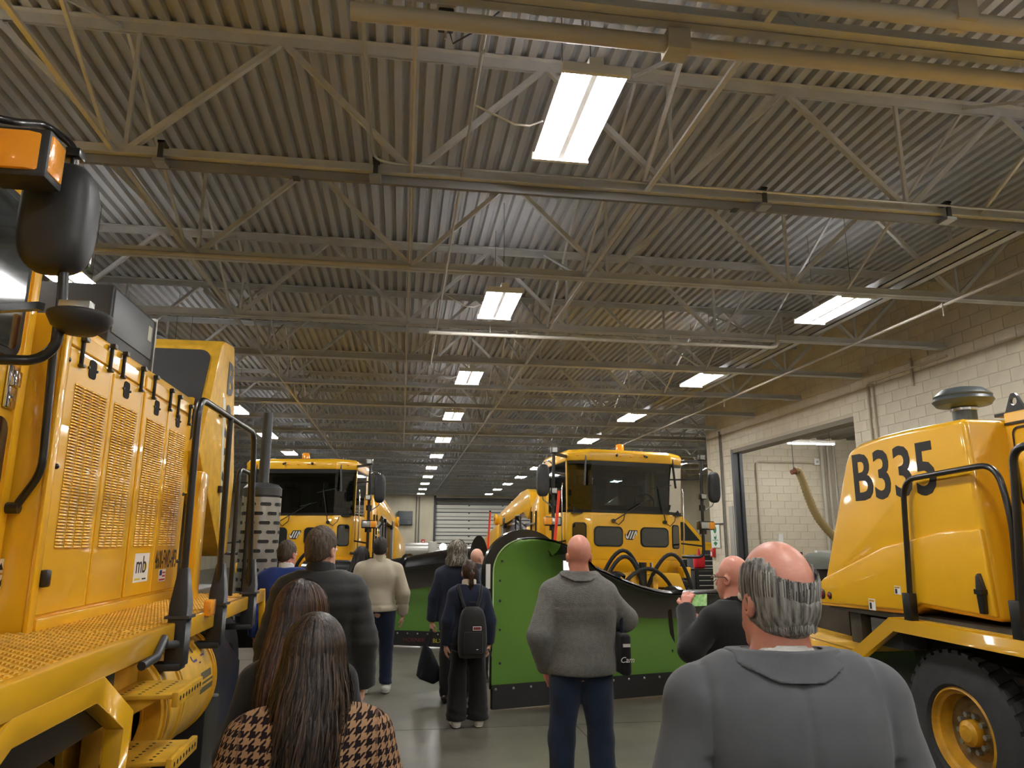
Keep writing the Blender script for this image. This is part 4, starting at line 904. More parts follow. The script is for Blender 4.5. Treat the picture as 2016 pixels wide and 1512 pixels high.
# ================================================================== PLOW BLADES
GREEN = mat('green_poly', rgb(88, 130, 50), .42, var=.05, vscale=1.2)
GREYPOLY = mat('grey_poly', rgb(98, 98, 98), .4)
BLKP = mat('gloss_black_steel', rgb(22, 22, 23), .22, coat=.5)
def make_plow(name, label, A, B_, top0, top1, r0, r1, mirror, marks, z0=.22):
    """moldboard: base line A (tall discharge end) to B_; profile rises and curls; the curl turns towards the tall end"""
    A = np.array(A, float); B_ = np.array(B_, float); mid = (A+B_)/2
    T_ = thing(name, label, 'snow plow', (mid[0], mid[1], 0))
    along = (B_-A); Lg = np.linalg.norm(along); along = np.append(along/Lg, 0); fw = np.array((along[1], -along[0], 0))
    if fw[1] > 0: fw = -fw
    up = np.array((0, 0, 1.0))
    nu, nv = 56, 34
    def S(u, v, off=0.0):
        k = 1-(1-min(u/.62, 1))**1.0; sm = k*k*(3-2*k)
        top = top0+(top1-top0)*sm; r_ = r0+(r1-r0)*sm
        ph = math.radians(8+82*min(1, (u/.30))**.8) if not mirror else PI/2
        dr = along*math.cos(ph)+fw*math.sin(ph)
        amax = math.radians(152+(118-152)*min(1, u/.35)) if not mirror else math.radians(160)
        base = np.append(A+(B_-A)*u, z0); zc = top-r_-z0; Ls = zc; La = r_*amax; d = v*(Ls+La)
        back = fw*(-.0)
        if d <= Ls:
            p_ = base+up*d; nrm = dr
            bow = .10*math.sin(PI*d/Ls*.5)**2*(min(1, u/.3) if not mirror else 1)   # gentle concave board
            p_ = p_-fw*bow
        else:
            a = (d-Ls)/r_; p_ = base+up*zc+dr*(r_-r_*math.cos(a))+up*(r_*math.sin(a)); nrm = dr*math.cos(a)-up*math.sin(a)
            p_ = p_-fw*.10*(min(1, u/.3) if not mirror else 1)
        return p_-nrm*off
    us = np.linspace(0, 1, nu); vs_ = np.linspace(0, 1, nv)
    vg = lambda u: .52+.48*max(0, 1-u/.33)**.7 if not mirror else .42     # green sheet reaches up to here
    def sheet(v0, v1, off, m_=nv): return [[S(u, v0(u)+(v1(u)-v0(u))*j/(m_-1), off) for j in range(m_)] for u in us]
    MB().grid(sheet(lambda u: 0, vg, 0)).build('moldboard_liner', GREEN, T_, smooth=70, fix=False)
    us_ = us; us = np.linspace(.10 if not mirror else 0, 1, nu)
    MB().grid(sheet(vg, lambda u: 1, 0)).build('roll_liner', GREYPOLY, T_, smooth=70, fix=False)
    us = us_
    MB().grid(sheet(lambda u: 0, lambda u: 1, .025)).build('moldboard_back', BLKP, T_, smooth=70, fix=False)
    # rim flange round the tall end, with its pale bead
    rim = MB(); pts = [S(0, v, 0) for v in np.linspace(.18, 1, 40)]
    cen = S(0, .0, 0)+along*r0; outw = []
    for v, p_ in zip(np.linspace(.18, 1, 40), pts):
        n_ = (S(0, v, .1)-p_); n_ /= np.linalg.norm(n_); outw.append(n_)
    w_ = lambda v: (.10 if not mirror else .2)*min(1, (v-.18)/.25)+.004
    G = []
    for (v, p_, n_) in zip(np.linspace(.18, 1, 40), pts, outw): G.append([p_+fw*.015, p_+n_*w_(v)+fw*.015, p_+n_*w_(v)-fw*.05, p_-fw*.05, p_+fw*.015])
    rim.grid(G).build('end_flange', BLKP if not mirror else RUB, T_, smooth=40)
    if not mirror: MB().tube([p_+fw*.018-n_*.004 for p_, n_ in zip(pts, outw)][6:34], .008, 6).build('flange_bead', mat('pale_green_edge', rgb(180, 215, 150), .5), T_, smooth=60)
    MB().box(0, 0, 0, 0, 0, 0) if False else None
    # second rib band round the roll
    for u0 in (.40, .62):
        G = [];
        for v in np.linspace(.42, 1, 22):
            p_ = S(u0, v, 0); n_ = S(u0, v, .1)-p_; n_ /= np.linalg.norm(n_)
            G.append([p_+n_*.025-along*.03, p_+n_*.075-along*.03, p_+n_*.075+along*.03, p_+n_*.025+along*.03])
        MB().grid(G).build('roll_rib', BLKP, T_, smooth=40)
    # end label, cutting edge, bolts, guides
    k = 17; p_, n_ = pts[k], outw[k]; t_ = pts[k+1]-pts[k-1]; t_ /= np.linalg.norm(t_)
    MB().cbox(p_+n_*.055+fw*.02, (.26, .006, .05), (t_, fw, n_)).build('white_label', WHT, T_)
    ed = MB(); n_e = 12
    G = [[np.append(A+(B_-A)*u, z)+fw*o for (z, o) in ((.02, .03), (z0+.04, .03), (z0+.04, -.03), (.02, -.03), (.02, .03))] for u in np.linspace(0, 1, n_e)]
    ce = ed.grid(G).build('cutting_edge', RUB, T_)
    for u in np.linspace(.01, .97, 18):
        q = np.append(A+(B_-A)*u, z0+.0)+fw*.03; MB().sphere(q, .016, 8, 5).build('bolt', STEEL, ce)
    for v in (.12, .28, .42, .52, .62):
        q = S(.025, v, -.006); MB().sphere(q, .014, 8, 5).build('bolt', DKGR, T_)
    for v in (.2, .4): MB().sphere(S(.3, v, -.006), .012, 8, 5).build('bolt', STEEL, T_)
    # push frame behind
    for u in (.35, .65):
        q = np.append(A+(B_-A)*u, .45)-fw*.05; MB().bar(q, np.append(mid, .6)-fw*1.15, .1).build('push_arm', BLK, T_)
        MB().bar(np.append(A+(B_-A)*u, .2)-fw*.06, np.append(A+(B_-A)*u, .95)-fw*.14, .05, .09).build('back_rib', BLK, T_)
        for dz in (0,): MB().lathe([(.09, -.04), (.09, .04)], tuple(np.append(A+(B_-A)*u, .09)-fw*.25), 'x', 14).build('caster', RUB, T_)
    for (u, v, L_) in marks:
        q = S(u, v, .03); d_ = np.array((-.05, .0, 1.0)); MB().cyl(q-up*.15, q+d_*L_, .016, n=8).build('marker_rod', mat('fluorescent_orange', rgb(255, 82, 50), .5, emit=.0), T_); MB().cyl(q+d_*L_, q+d_*(L_+.03), .017, n=8).build('rod_tip', BLK, T_)
    return T_
PR = make_plow('snow_plow', 'green and black snow plow blade beside the man in the grey fleece', (1.0, 8.16), (4.5, 9.0), 1.78, 1.17, .36, .25, False, [])
PL = make_plow('snow_plow', 'green and black snow plow blade behind the person in the navy blazer', (1.38, 12.6), (-1.6, 13.9), 1.64, 1.40, .34, .22, True, [])
for (px0, py0, px1, py1, Y, lb) in ((1089, 1135, 1101, 966, 8.75, 'orange marker rod standing behind the near blade arch'), (959, 1130, 965, 1008, 13.0, 'orange marker rod with a black tip beside the garage door')):
    a = atY(px0, py0, Y); b = atY(px1, py1, Y)
    t = thing('marker_rod', lb, 'marker', (a[0], Y, .9)); OR = mat('fluorescent_orange', rgb(255, 70, 40), .5)
    MB().cyl((a[0]-(b[0]-a[0])*.6, Y, 1.0), b, .018, n=8).build('rod', OR, t); MB().cyl(b, (b[0]+.001, Y, b[2]+.025), .019, n=8).build('tip', BLK, t)
text_on('brand_lettering', 'HORNER', .09, (.27, 13.01, .12), (.917, -.4, 0), (0, 0, 1), mat('letter_red', rgb(96, 36, 34), .5), PL, sx=1.1); text_on('brand_lettering', 'BLX', .09, (.66, 12.84, .12), (.917, -.4, 0), (0, 0, 1), mat('letter_yellow', rgb(200, 190, 40), .5), PL, sx=1.1)
# ================================================================== WALL FITTINGS AND BACKGROUND
def wire(name, path, r_, mt, label, cat='conduit', n=8): 
    t = thing(name, label, cat, path[0]); MB().tube(fillet(path, .12, 4), r_, n).build('run', mt, t, smooth=50); return t
x = XW-.04
TAN = mat('painted_conduit', rgb(196, 184, 160), .5)
a = atX(1706, 754, x); wire('wall_conduit', [(x, a[1], 1.0), (x, a[1], a[2]), (x, 10.4, a[2]+.0)], .022, TAN, 'tan conduit climbing the block wall beside the bay and turning along it')
wire('wall_conduit', [(x, a[1]-.16, 1.0), (x, a[1]-.16, a[2]-.05)], .018, TAN, 'second tan conduit beside the corner conduit on the block wall')
b = atX(1795, 738, x); wire('wall_conduit', [(x, b[1], b[2]-.2), (x, b[1], b[2]+.3)], .024, TAN, 'short tan pipe stub high on the block wall')
c = atX(1418, 900, x); wire('wall_conduit', [(x, c[1], .9), (x, c[1], 4.8)], .022, mat('grey_conduit', rgb(120, 116, 106), .5), 'dark grey conduit up the pillar beside the bay frame'); wire('wall_conduit', [(x, c[1]-.1, 1.0), (x, c[1]-.1, 4.7)], .016, mat('grey_conduit', rgb(120, 116, 106), .5), 'thinner grey conduit next to the pillar conduit')
t = wire('wall_conduit', [(x, c[1], 2.25), (x-.02, c[1]+1.0, 2.25)], .02, DKGR, 'short dark pipe reaching sideways from the pillar conduit')
# sign, fire pull, extinguisher on the pillar
s0 = atX(1410, 1055, XW-.02); y, z = s0[1], s0[2]
sg = thing('safety_sign', 'white safety sign with green symbols on the pillar', 'sign', (XW-.03, y, z))
MB().box(XW-.05, XW-.03, y-.28, y+.28, z-.32, z+.32).build('panel', mat('sign_face', rgb(225, 232, 222), .5), sg); GS = mat('sign_green', rgb(20, 120, 60), .5)
MB().cyl((XW-.055, y, z+.17), (XW-.049, y, z+.17), .1, n=14).build('symbol', GS, sg); MB().cyl((XW-.055, y, z-.02), (XW-.049, y, z-.02), .08, n=14).build('symbol', GS, sg); MB().box(XW-.057, XW-.05, y-.06, y+.06, z-.02, z+.07).build('gap', mat('sign_face', rgb(225, 232, 222), .5), sg)
MB().prism([(y-.13, z-.2), (y, z-.28), (y+.13, z-.2), (y, z-.15)], 'x', XW-.055, XW-.049).build('arrow', GS, sg); MB().box(XW-.055, XW-.049, y-.2, y+.2, z-.125, z-.11).build('lettering_line', GS, sg)
f0 = atX(1404, 1088, XW-.05); fp = thing('fire_alarm_pull', 'small red fire alarm box on the pillar below the safety sign', 'alarm', (XW-.05, f0[1], f0[2])); MB().box(XW-.1, XW-.013, f0[1]-.1, f0[1]+.1, f0[2]-.12, f0[2]+.12).build('case', mat('alarm_red', rgb(190, 40, 36), .4), fp, bevel=.02); MB().box(XW-.11, XW-.1, f0[1]-.04, f0[1]+.04, f0[2]-.08, f0[2]+.02).build('handle', WHT, fp)
# side bay: conduit, pipes, exhaust hose, shaded arm lamp, shelf stack
bw = OP1-.05
q = atY(1488, 905, bw); q2 = atY(1600, 889, bw); wire('bay_conduit', [(q[0], bw, 1.0), (q[0], bw, q[2]-.05), (q2[0], bw, q[2]-.05)], .025, TAN, 'tan conduit framing the bay wall up to a box'); t = thing('junction_box', 'small pale junction box at the end of the bay conduit', 'box', (q2[0], bw, q[2])); MB().box(q2[0], q2[0]+.16, bw-.05, bw+.03, q[2]-.12, q[2]+.06).build('box', WHT, t, bevel=.01); MB().cyl((q2[0]+.08, bw-.05, q[2]-.03), (q2[0]+.08, bw-.07, q[2]-.03), .03, n=10).build('knockout', STEEL, t)
for k, px in enumerate((1622, 1634, 1646)):
    p_ = atY(px, 950, bw-.06); wire('bay_pipe', [(p_[0], bw-.06, .0), (p_[0], bw-.06, 4.5)], .05-.008*k, PIPE, ('thick', 'middle', 'thin')[k]+' vertical pale pipe on the bay wall behind the hose')
p_ = atY(1533, 1010, bw); t = thing('wall_plate', 'narrow white strip fixed to the bay wall', 'strip', (p_[0], bw, p_[2])); pp = atY(1533, 1070, bw); MB().box(p_[0]-.06, p_[0]+.06, bw-.03, bw+.04, pp[2]-.2, pp[2]+.25).build('plate', WHT, t); MB().box(p_[0]-.05, p_[0]+.05, bw-.035, bw-.03, pp[2]-.18, pp[2]-.1).build('clip', STEEL, t)
pts = [atY(*c_, 16.0) for c_ in ((1558, 930), (1572, 926), (1580, 945), (1590, 975), (1600, 1000), (1612, 1022), (1628, 1042), (1650, 1065))]
t = thing('exhaust_hose', 'ribbed tan exhaust hose hanging down the side bay', 'hose', pts[0]); 
from itertools import accumulate
P_ = np.array(pts); tt = np.linspace(0, len(P_)-1, 60); PP = np.stack([np.interp(tt, range(len(P_)), P_[:, k]) for k in range(3)], 1)
for _ in range(3): PP[1:-1] = (PP[:-2]+PP[1:-1]*2+PP[2:])/4
rr_ = [.085+(.014 if k % 2 else 0) for k in range(len(PP))]
MB().tube(PP[5:], rr_[5:], 14).build('hose', mat('hose_tan', rgb(150, 130, 84), .6), t, smooth=60); MB().tube(PP[:7], .06, 10).build('nozzle', mat('hose_nozzle', rgb(140, 84, 60), .5), t, smooth=50)
MB().cyl(PP[3], (PP[3][0], PP[3][1], 4.56), .008, n=5).build('hanger', DKGR, t)
# covered seat / drum in the bay seen beside the gentleman's head
d0 = atY(1600, 1110, 15.2)
t = thing('covered_machine', 'dark brown machine under a grey cover in the side bay', 'machine', (d0[0]+.2, 15.2, 0))
MB().box(d0[0]-.15, d0[0]+.9, 14.9, 15.6, 0, d0[2]-.05).build('machine_body', mat('machine_brown', rgb(48, 38, 30), .7, var=.3), t, bevel=.08); MB().lathe([(.42, -.1), (.42, .0), (.38, .14), (.25, .22), (.001, .25)], (d0[0]+.2, 15.2, d0[2]), 'z', 24).build('grey_cover', mat('cover_grey', rgb(112, 116, 108), .7, bump=.3, bscale=8), t, smooth=50)
MB().cyl((d0[0]-.25, 15.2, 0), (d0[0]-.25, 15.2, d0[2]+.25), .03, n=8).build('post', DKGR, t); MB().box(d0[0]+.3, d0[0]+.9, 15.5, 15.6, d0[2]+.0, d0[2]+.28).build('white_panel', WHT, t)
# far: unit heater, conduits, small boxes on back wall
h0 = atY(798, 1020, YB-.1); t = thing('unit_heater', 'dark louvered unit heater on the concrete back wall', 'heater', (h0[0], YB-.2, h0[2])); MB().box(h0[0]-.5, h0[0]+.5, YB-.3, YB-.001, h0[2]-.48, h0[2]+.48).build('case', DKGR, t, bevel=.02)
for k in range(8): MB().box(h0[0]-.46, h0[0]+.46, YB-.32, YB-.3, h0[2]-.4+k*.11, h0[2]-.35+k*.11).build('slat', GREYP, t)
MB().box(h0[0]+.15, h0[0]+.4, YB-.36, YB-.3, h0[2]-.42, h0[2]-.2).build('control_box', GREYP, t)
for k, px in enumerate((820, 825.5)):
    p_ = atY(px, 1000, YB-.06); wire('back_conduit', [(p_[0], YB-.06, 1.6), (p_[0], YB-.06, 4.8)], .05, mat('grey_conduit', rgb(120, 116, 106), .5), ('grey conduit nearer the unit heater on the back wall', 'grey conduit nearer the garage door on the back wall')[k])
p_ = atY(833, 1066, YB-.05); t = thing('call_point', 'tiny red alarm box on the back wall near the garage door', 'alarm', p_); MB().box(p_[0]-.12, p_[0]+.12, YB-.08, YB-.001, p_[2]-.15, p_[2]+.15).build('case', mat('alarm_red', rgb(190, 40, 36), .4), t, bevel=.02); MB().box(p_[0]-.06, p_[0]+.06, YB-.09, YB-.08, p_[2]-.05, p_[2]+.05).build('face', WHT, t)
# steel roller on a stand near the back, and floodlights made up for two bright spots
r0_ = atY(815, 1084, 30); t = thing('steel_roller', 'grey steel roller attachment standing before the back wall', 'roller', (r0_[0], 30, 0))
MB().cyl((r0_[0]-.9, 30, r0_[2]), (r0_[0]+.55, 30, r0_[2]), .3, n=24).build('roller', mat('roller_grey', rgb(170, 168, 160), .35, metal=.5), t, smooth=40); MB().box(r0_[0]+.55, r0_[0]+.9, 29.6, 30.4, r0_[2]-.45, r0_[2]+.35).build('end_plate', mat('roller_grey', rgb(170, 168, 160), .35), t, bevel=.02)
for dx in (-.8, .7): MB().box(r0_[0]+dx-.06, r0_[0]+dx+.06, 29.7, 30.3, 0, r0_[2]-.2).build('stand_leg', DKGR, t)
for k, px in enumerate((872, 955)):
    p_ = atY(px, 1077, 33); t = thing('stand_in_light', ('made-up round floodlight standing in for a bright spot before the garage door, nearer the roller', 'made-up round floodlight standing in for a bright spot before the garage door, nearer the plow truck arm')[k], 'floodlight', (p_[0], 33, 0))
    MB().lathe([(.001, .06), (.12, .04), (.17, 0), (.17, -.03)], (p_[0], 33, p_[2]), 'y', 20).build('housing', BLK, t); MB().cyl((p_[0], 32.965, p_[2]), (p_[0], 32.96, p_[2]), .155, n=20).build('lamp_face', mat('floodlight', (1, .98, .94, 1), .4, emit=9), t); MB().cyl((p_[0], 33, 0), (p_[0], 33, p_[2]-.15), .03, n=8).build('pole', BLK, t)
    for a in (0, 2.1, 4.2): MB().bar((p_[0], 33, .35), (p_[0]+.4*math.cos(a), 33+.4*math.sin(a), .015), .03).build('leg', BLK, t)
# yellow pickup with raised plow light, tool chests, red can, right of the right-hand truck
V0 = atY(1385, 1060, 27)
t = thing('pickup_truck', 'yellow pickup truck parked at the back beside the pillar', 'truck', (V0[0], 27, 0)); ox = V0[0]
MB().prism([(-2.1, .5), (2.4, .5), (2.4, 1.75), (.6, 1.85), (-.3, 2.65), (-2.1, 2.65)], 'y', -.0, 2.0).mesh('x') if False else None
mb = MB().prism([(ox-2.6, .5), (ox+1.8, .5), (ox+1.8, 1.6), (ox+.1, 1.75), (ox-.75, 2.75), (ox-2.6, 2.75)], 'y', 27, 28.9); mb.build('body', YEL, t, bevel=.08, seg=3)
MB().prism([(ox+.02, 1.78), (ox-.72, 2.66), (ox-.66, 2.70), (ox+.09, 1.8)], 'y', 27.1, 28.8).build('windscreen', LAMPG, t); MB().prism([(ox-.15, 1.8), (ox-.75, 2.5), (ox-1.0, 2.5), (ox-1.0, 1.8)], 'y', 26.985, 27.0).build('door_window', GLASS, t)
MB().box(ox-.1, ox+1.8, 26.9, 28.9, .75, 1.45).build('dark_lower_body', BLKM, t, bevel=.03)
for dx in (-1.7, 1.0): MB().lathe([(.3, -.12), (.42, -.1), (.42, .1), (.3, .12)], (ox+dx, 27.0, .42), 'y', 24, caps=False).build('tyre', TYRE, t); MB().lathe([(.001, -.1), (.28, -.1), (.3, 0)], (ox+dx, 27.0, .42), 'y', 18).build('rim', STEEL, t)
for k, (px, Y, w_, h_, lb) in enumerate(((1395, 22.5, .95, 1.35, 'black tool chest with pale drawer fronts beside the pillar'), (1368, 23.4, .8, 1.2, 'dark grey tool chest partly behind the mirror mast of the plow truck'))):
    p_ = atY(px, 1110, Y); t = thing('tool_chest', lb, 'tool chest', (p_[0], Y, 0)); MB().box(p_[0]-w_/2, p_[0]+w_/2, Y, Y+.6, .12, h_).build('cabinet', BLKM, t, bevel=.015)
    for j in range(7):
        dr = MB().box(p_[0]-w_*.44, p_[0]+w_*.44, Y-.015, Y, .18+j*(h_-.3)/7, .18+(j+.86)*(h_-.3)/7).build('drawer', BLK if k else DKGR, t); MB().box(p_[0]-w_*.36, p_[0]+w_*.36, Y-.035, Y-.015, .18+(j+.55)*(h_-.3)/7, .18+(j+.7)*(h_-.3)/7).build('handle', WHT if not k else STEEL, dr)
    for sx in (-.4, .4): MB().lathe([(.05, -.03), (.06, 0), (.05, .03)], (p_[0]+sx*w_, Y+.3, .06), 'x', 12).build('caster', RUB, t)
p_ = atY(1377, 1120, 21); t = thing('red_can', 'red fuel can standing on the dark bench', 'can', (p_[0], 21, 1.02)); MB().box(p_[0]-.16, p_[0]+.16, 20.9, 21.1, 1.0, 1.36).build('can_body', mat('can_red', rgb(215, 30, 45), .4), t, bevel=.05, seg=3); MB().lathe([(.06, 1.34), (.05, 1.42), (.02, 1.56), (.001, 1.56)], (p_[0], 21, 0), 'z', 12).build('spout', mat('can_red', rgb(215, 30, 45), .4), t)
p_ = atY(1375, 1132, 20.9); t = thing('work_bench', 'dark steel work bench under the red can', 'bench', (p_[0], 20.9, 0)); MB().box(p_[0]-1.1, p_[0]+.9, 20.6, 21.3, .94, 1.0).build('bench_top', BLK, t, bevel=.01)
for sx in (-1.0, .8):
    for yy in (20.65, 21.2): MB().box(p_[0]+sx-.03, p_[0]+sx+.03, yy, yy+.06, 0, .94).build('leg', BLK, t)
# ================================================================== PEOPLE (smooth implicit bodies meshed with surface nets)
def surfnet(D, org, h):
    nx, ny, nz = D.shape; S_ = D < 0
    c = lambda a, i, j, k: a[i:nx-1+i, j:ny-1+j, k:nz-1+k]
    cnt = sum(c(S_, i, j, k).astype(np.int8) for i in (0, 1) for j in (0, 1) for k in (0, 1))
    act = (cnt > 0) & (cnt < 8); idx = -np.ones(act.shape, np.int64); ii = np.argwhere(act); idx[act] = np.arange(len(ii))
    if not len(ii): return np.zeros((0, 3)), []
    acc = np.zeros((len(ii), 3)); n = np.zeros(len(ii))
    cor = [(i, j, k) for i in (0, 1) for j in (0, 1) for k in (0, 1)]
    val = {q: D[ii[:, 0]+q[0], ii[:, 1]+q[1], ii[:, 2]+q[2]] for q in cor}
    for a in cor:
        for ax in range(3):
            if a[ax]: continue
            b = list(a); b[ax] = 1; b = tuple(b); va, vb = val[a], val[b]; m_ = (va < 0) != (vb < 0)
            t = np.where(m_, va/(va-vb+1e-20), 0); pt = np.array(a, float)+np.zeros((len(ii), 3)); pt[:, ax] += t
            acc[m_] += pt[m_]; n[m_] += 1
    V = (ii+acc/n[:, None])*h+np.array(org); F = []
    for ax in range(3):
        o1, o2 = [(1, 2), (2, 0), (0, 1)][ax]
        lo = [slice(0, D.shape[k]-1) if k == ax else slice(1, D.shape[k]-1) for k in range(3)]; hi = list(lo); hi[ax] = slice(1, D.shape[ax])
        a = S_[tuple(lo)]; b = S_[tuple(hi)]
        for (m_, fl) in ((a & ~b, 0), (~a & b, 1)):
            e = np.argwhere(m_)
            if not len(e): continue
            base = e.copy(); base[:, o1] += 1; base[:, o2] += 1
            def cell(d1, d2):
                q = base.copy(); q[:, o1] -= d1; q[:, o2] -= d2; return idx[q[:, 0], q[:, 1], q[:, 2]]
            Q = np.stack([cell(1, 1), cell(0, 1), cell(0, 0), cell(1, 0)], 1)
            F.append(Q if not fl else Q[:, ::-1])
    return V, np.concatenate(F)
def cap(a, b, ra, rb=None): return ('c', np.array(a, np.float32), np.array(b, np.float32), ra, ra if rb is None else rb)
def ell(c, r): return ('e', np.array(c, np.float32), np.array(r, np.float32))
def sd(prims, X, Y, Z, k, grow=0.0):
    out_ = None
    for p_ in prims:
        if p_[0] == 'c':
            a, b, ra, rb = p_[1:]; d = b-a; L2 = float(d@d)+1e-9
            t = np.clip(((X-a[0])*d[0]+(Y-a[1])*d[1]+(Z-a[2])*d[2])/L2, 0, 1)
            q = np.sqrt((X-a[0]-t*d[0])**2+(Y-a[1]-t*d[1])**2+(Z-a[2]-t*d[2])**2)-(ra+t*(rb-ra))
        else:
            c, r = p_[1:]; x, y, z = (X-c[0]), (Y-c[1]), (Z-c[2])
            k0 = np.sqrt((x/r[0])**2+(y/r[1])**2+(z/r[2])**2); k1 = np.sqrt((x/r[0]**2)**2+(y/r[1]**2)**2+(z/r[2]**2)**2)
            q = k0*(k0-1)/(k1+1e-6)
        q = q-grow
        if out_ is None: out_ = q
        else:
            hh = np.clip(.5+.5*(q-out_)/k, 0, 1); out_ = q*(1-hh)+out_*hh-k*hh*(1-hh)
    return out_
def bounds(prims, m_):
    lo = np.full(3, 9e9); hi = -lo
    for p_ in prims:
        if p_[0] == 'c':
            for e, r in ((p_[1], p_[3]), (p_[2], p_[4])): lo = np.minimum(lo, e-r); hi = np.maximum(hi, e+r)
        else: lo = np.minimum(lo, p_[1]-p_[2]); hi = np.maximum(hi, p_[1]+p_[2])
    return lo-m_, hi+m_
def implicit(fn, lo, hi, h):
    n = [max(4, int(math.ceil((hi[k]-lo[k])/h))+1) for k in range(3)]
    ax = [np.float32(lo[k])+np.arange(n[k], dtype=np.float32)*np.float32(h) for k in range(3)]
    X, Y, Z = np.meshgrid(*ax, indexing='ij'); D = fn(X, Y, Z)
    D[0], D[-1], D[:, 0], D[:, -1], D[:, :, 0], D[:, :, -1] = 1, 1, 1, 1, 1, 1
    return surfnet(D, lo, h)
class PM:
    def __init__(s): s.V = []; s.F = []; s.o = 0
    def add(s, VF):
        V, F = VF
        if len(V): s.V.append(V); s.F.append(np.asarray(F)+s.o); s.o += len(V)
        return s
    def build(s, name, mt, parent, scale=1.0, pat=None):
        V = np.concatenate(s.V)*scale; F = np.concatenate(s.F)
        me = bpy.data.meshes.new(name); me.vertices.add(len(V)); me.vertices.foreach_set('co', V.astype(np.float32).ravel())
        me.loops.add(F.size); me.loops.foreach_set('vertex_index', F.astype(np.int32).ravel()); me.polygons.add(len(F))
        me.polygons.foreach_set('loop_start', np.arange(0, F.size, 4, dtype=np.int32)); me.polygons.foreach_set('loop_total', np.full(len(F), 4, np.int32))
        me.polygons.foreach_set('use_smooth', np.ones(len(F), bool)); me.update(calc_edges=True); me.validate()
        if pat is not None:
            at = me.attributes.new('pat', 'FLOAT_VECTOR', 'POINT'); at.data.foreach_set('vector', pat(V).astype(np.float32).ravel())
        me.materials.append(mt); return link(name, me, parent, world=False)
def folds(X, Y, Z, amp, seed, sx=9, sz=7):
    r = np.random.default_rng(seed); out_ = 0
    for k in range(5):
        a, b, c = r.normal(0, sx), r.normal(0, sx), r.normal(0, sz)*1.3; ph = r.uniform(0, 6.28)
        w_ = a*X+b*Y+c*Z+ph+.9*np.sin(4.1*X+5.3*Z+ph*2)
        out_ = out_+np.sin(w_)
    return amp*out_/2.2
SKIN = mat('skin', rgb(214, 160, 136), .48, var=.1, vscale=9, bump=.06, bscale=90, col2=rgb(226, 176, 152)); SKINR = mat('skin_ruddy', rgb(206, 134, 116), .42, var=.1, vscale=9, bump=.08, bscale=90, col2=rgb(222, 158, 138))
EYE = mat('eye', rgb(235, 232, 226), .2, coat=.6)
def fabric(name, c, **k): return mat(name, c, k.pop('rough', .85), bump=k.pop('bump', .25), bscale=k.pop('bscale', 260), spec=.2, sheen=k.pop('sheen', .15), **k)
def hair_mat(name, c1, c2, rough=.42):
    if name in MATS: return MATS[name]
    m = bpy.data.materials.new(name); m.use_nodes = True; nt = m.node_tree; p = nt.nodes['Principled BSDF']; p.inputs['Roughness'].default_value = rough; p.inputs['Specular IOR Level'].default_value = .35
    a = nt.nodes.new('ShaderNodeAttribute'); a.attribute_name = 'vary'; tc = nt.nodes.new('ShaderNodeTexCoord'); mp = nt.nodes.new('ShaderNodeMapping'); mp.inputs['Scale'].default_value = (70, 70, 5)
    n = nt.nodes.new('ShaderNodeTexNoise'); n.inputs['Scale'].default_value = 1.6; n.inputs['Detail'].default_value = 4
    nt.links.new(tc.outputs['Object'], mp.inputs[0]); nt.links.new(mp.outputs[0], n.inputs['Vector'])
    ad = nt.nodes.new('ShaderNodeMath'); ad.operation = 'ADD'; nt.links.new(a.outputs['Fac'], ad.inputs[0]); nt.links.new(n.outputs[0], ad.inputs[1])
    r = nt.nodes.new('ShaderNodeValToRGB'); r.color_ramp.elements[0].position = .3; r.color_ramp.elements[1].position = .95; r.color_ramp.elements[0].color = c1; r.color_ramp.elements[1].color = c2
    nt.links.new(ad.outputs[0], r.inputs[0]); nt.links.new(r.outputs[0], p.inputs['Base Color'])
    b = nt.nodes.new('ShaderNodeBump'); b.inputs['Strength'].default_value = .5; b.inputs['Distance'].default_value = .006; nt.links.new(n.outputs[0], b.inputs['Height']); nt.links.new(b.outputs[0], p.inputs['Normal'])
    MATS[name] = m; return m

def hand_prims(wr, fdir, pnorm, curl, sgn, spread=.18):
    """wr wrist, fdir finger direction, pnorm palm normal (fingers curl towards it), sgn thumb side along cross(fdir,pnorm)"""
    f = np.array(fdir, float); f /= np.linalg.norm(f); n = np.array(pnorm, float); n -= f*(n@f); n /= np.linalg.norm(n); s = np.cross(f, n)*sgn
    wr = np.array(wr, float); P = [cap(wr-f*.03, wr+f*.012, .027, .026)]
    for k, w_ in enumerate((.024, .008, -.008, -.022)): P.append(cap(wr+f*.012+s*w_*.55, wr+f*.078+s*w_*1.15, .017, .0135))
    for k, (w_, L) in enumerate(((.030, .070), (.010, .078), (-.011, .072), (-.029, .056))):
        a = wr+f*(.085-.004*abs(k-1))+s*w_; ang = 0; d = f*math.cos(0)+s*spread*(w_/.03)*.5; d /= np.linalg.norm(d)
        for j, (fr, r_) in enumerate(((.45, .0095), (.32, .0088), (.23, .0078))):
            ang += curl*(.55, .75, .5)[j]; dd = d*math.cos(ang)+n*math.sin(ang); b = a+dd*L*fr; P.append(cap(a, b, r_, r_*.93)); a = b
    a = wr+f*.025+s*.026; d = f*.62+s*.72+n*.25; d /= np.linalg.norm(d); b = a+d*.042; P.append(cap(a, b, .0145, .0115)); d2 = f*.9+s*.15+n*(.35+.4*curl); d2 /= np.linalg.norm(d2); P.append(cap(b, b+d2*.034, .011, .0088))
    return P

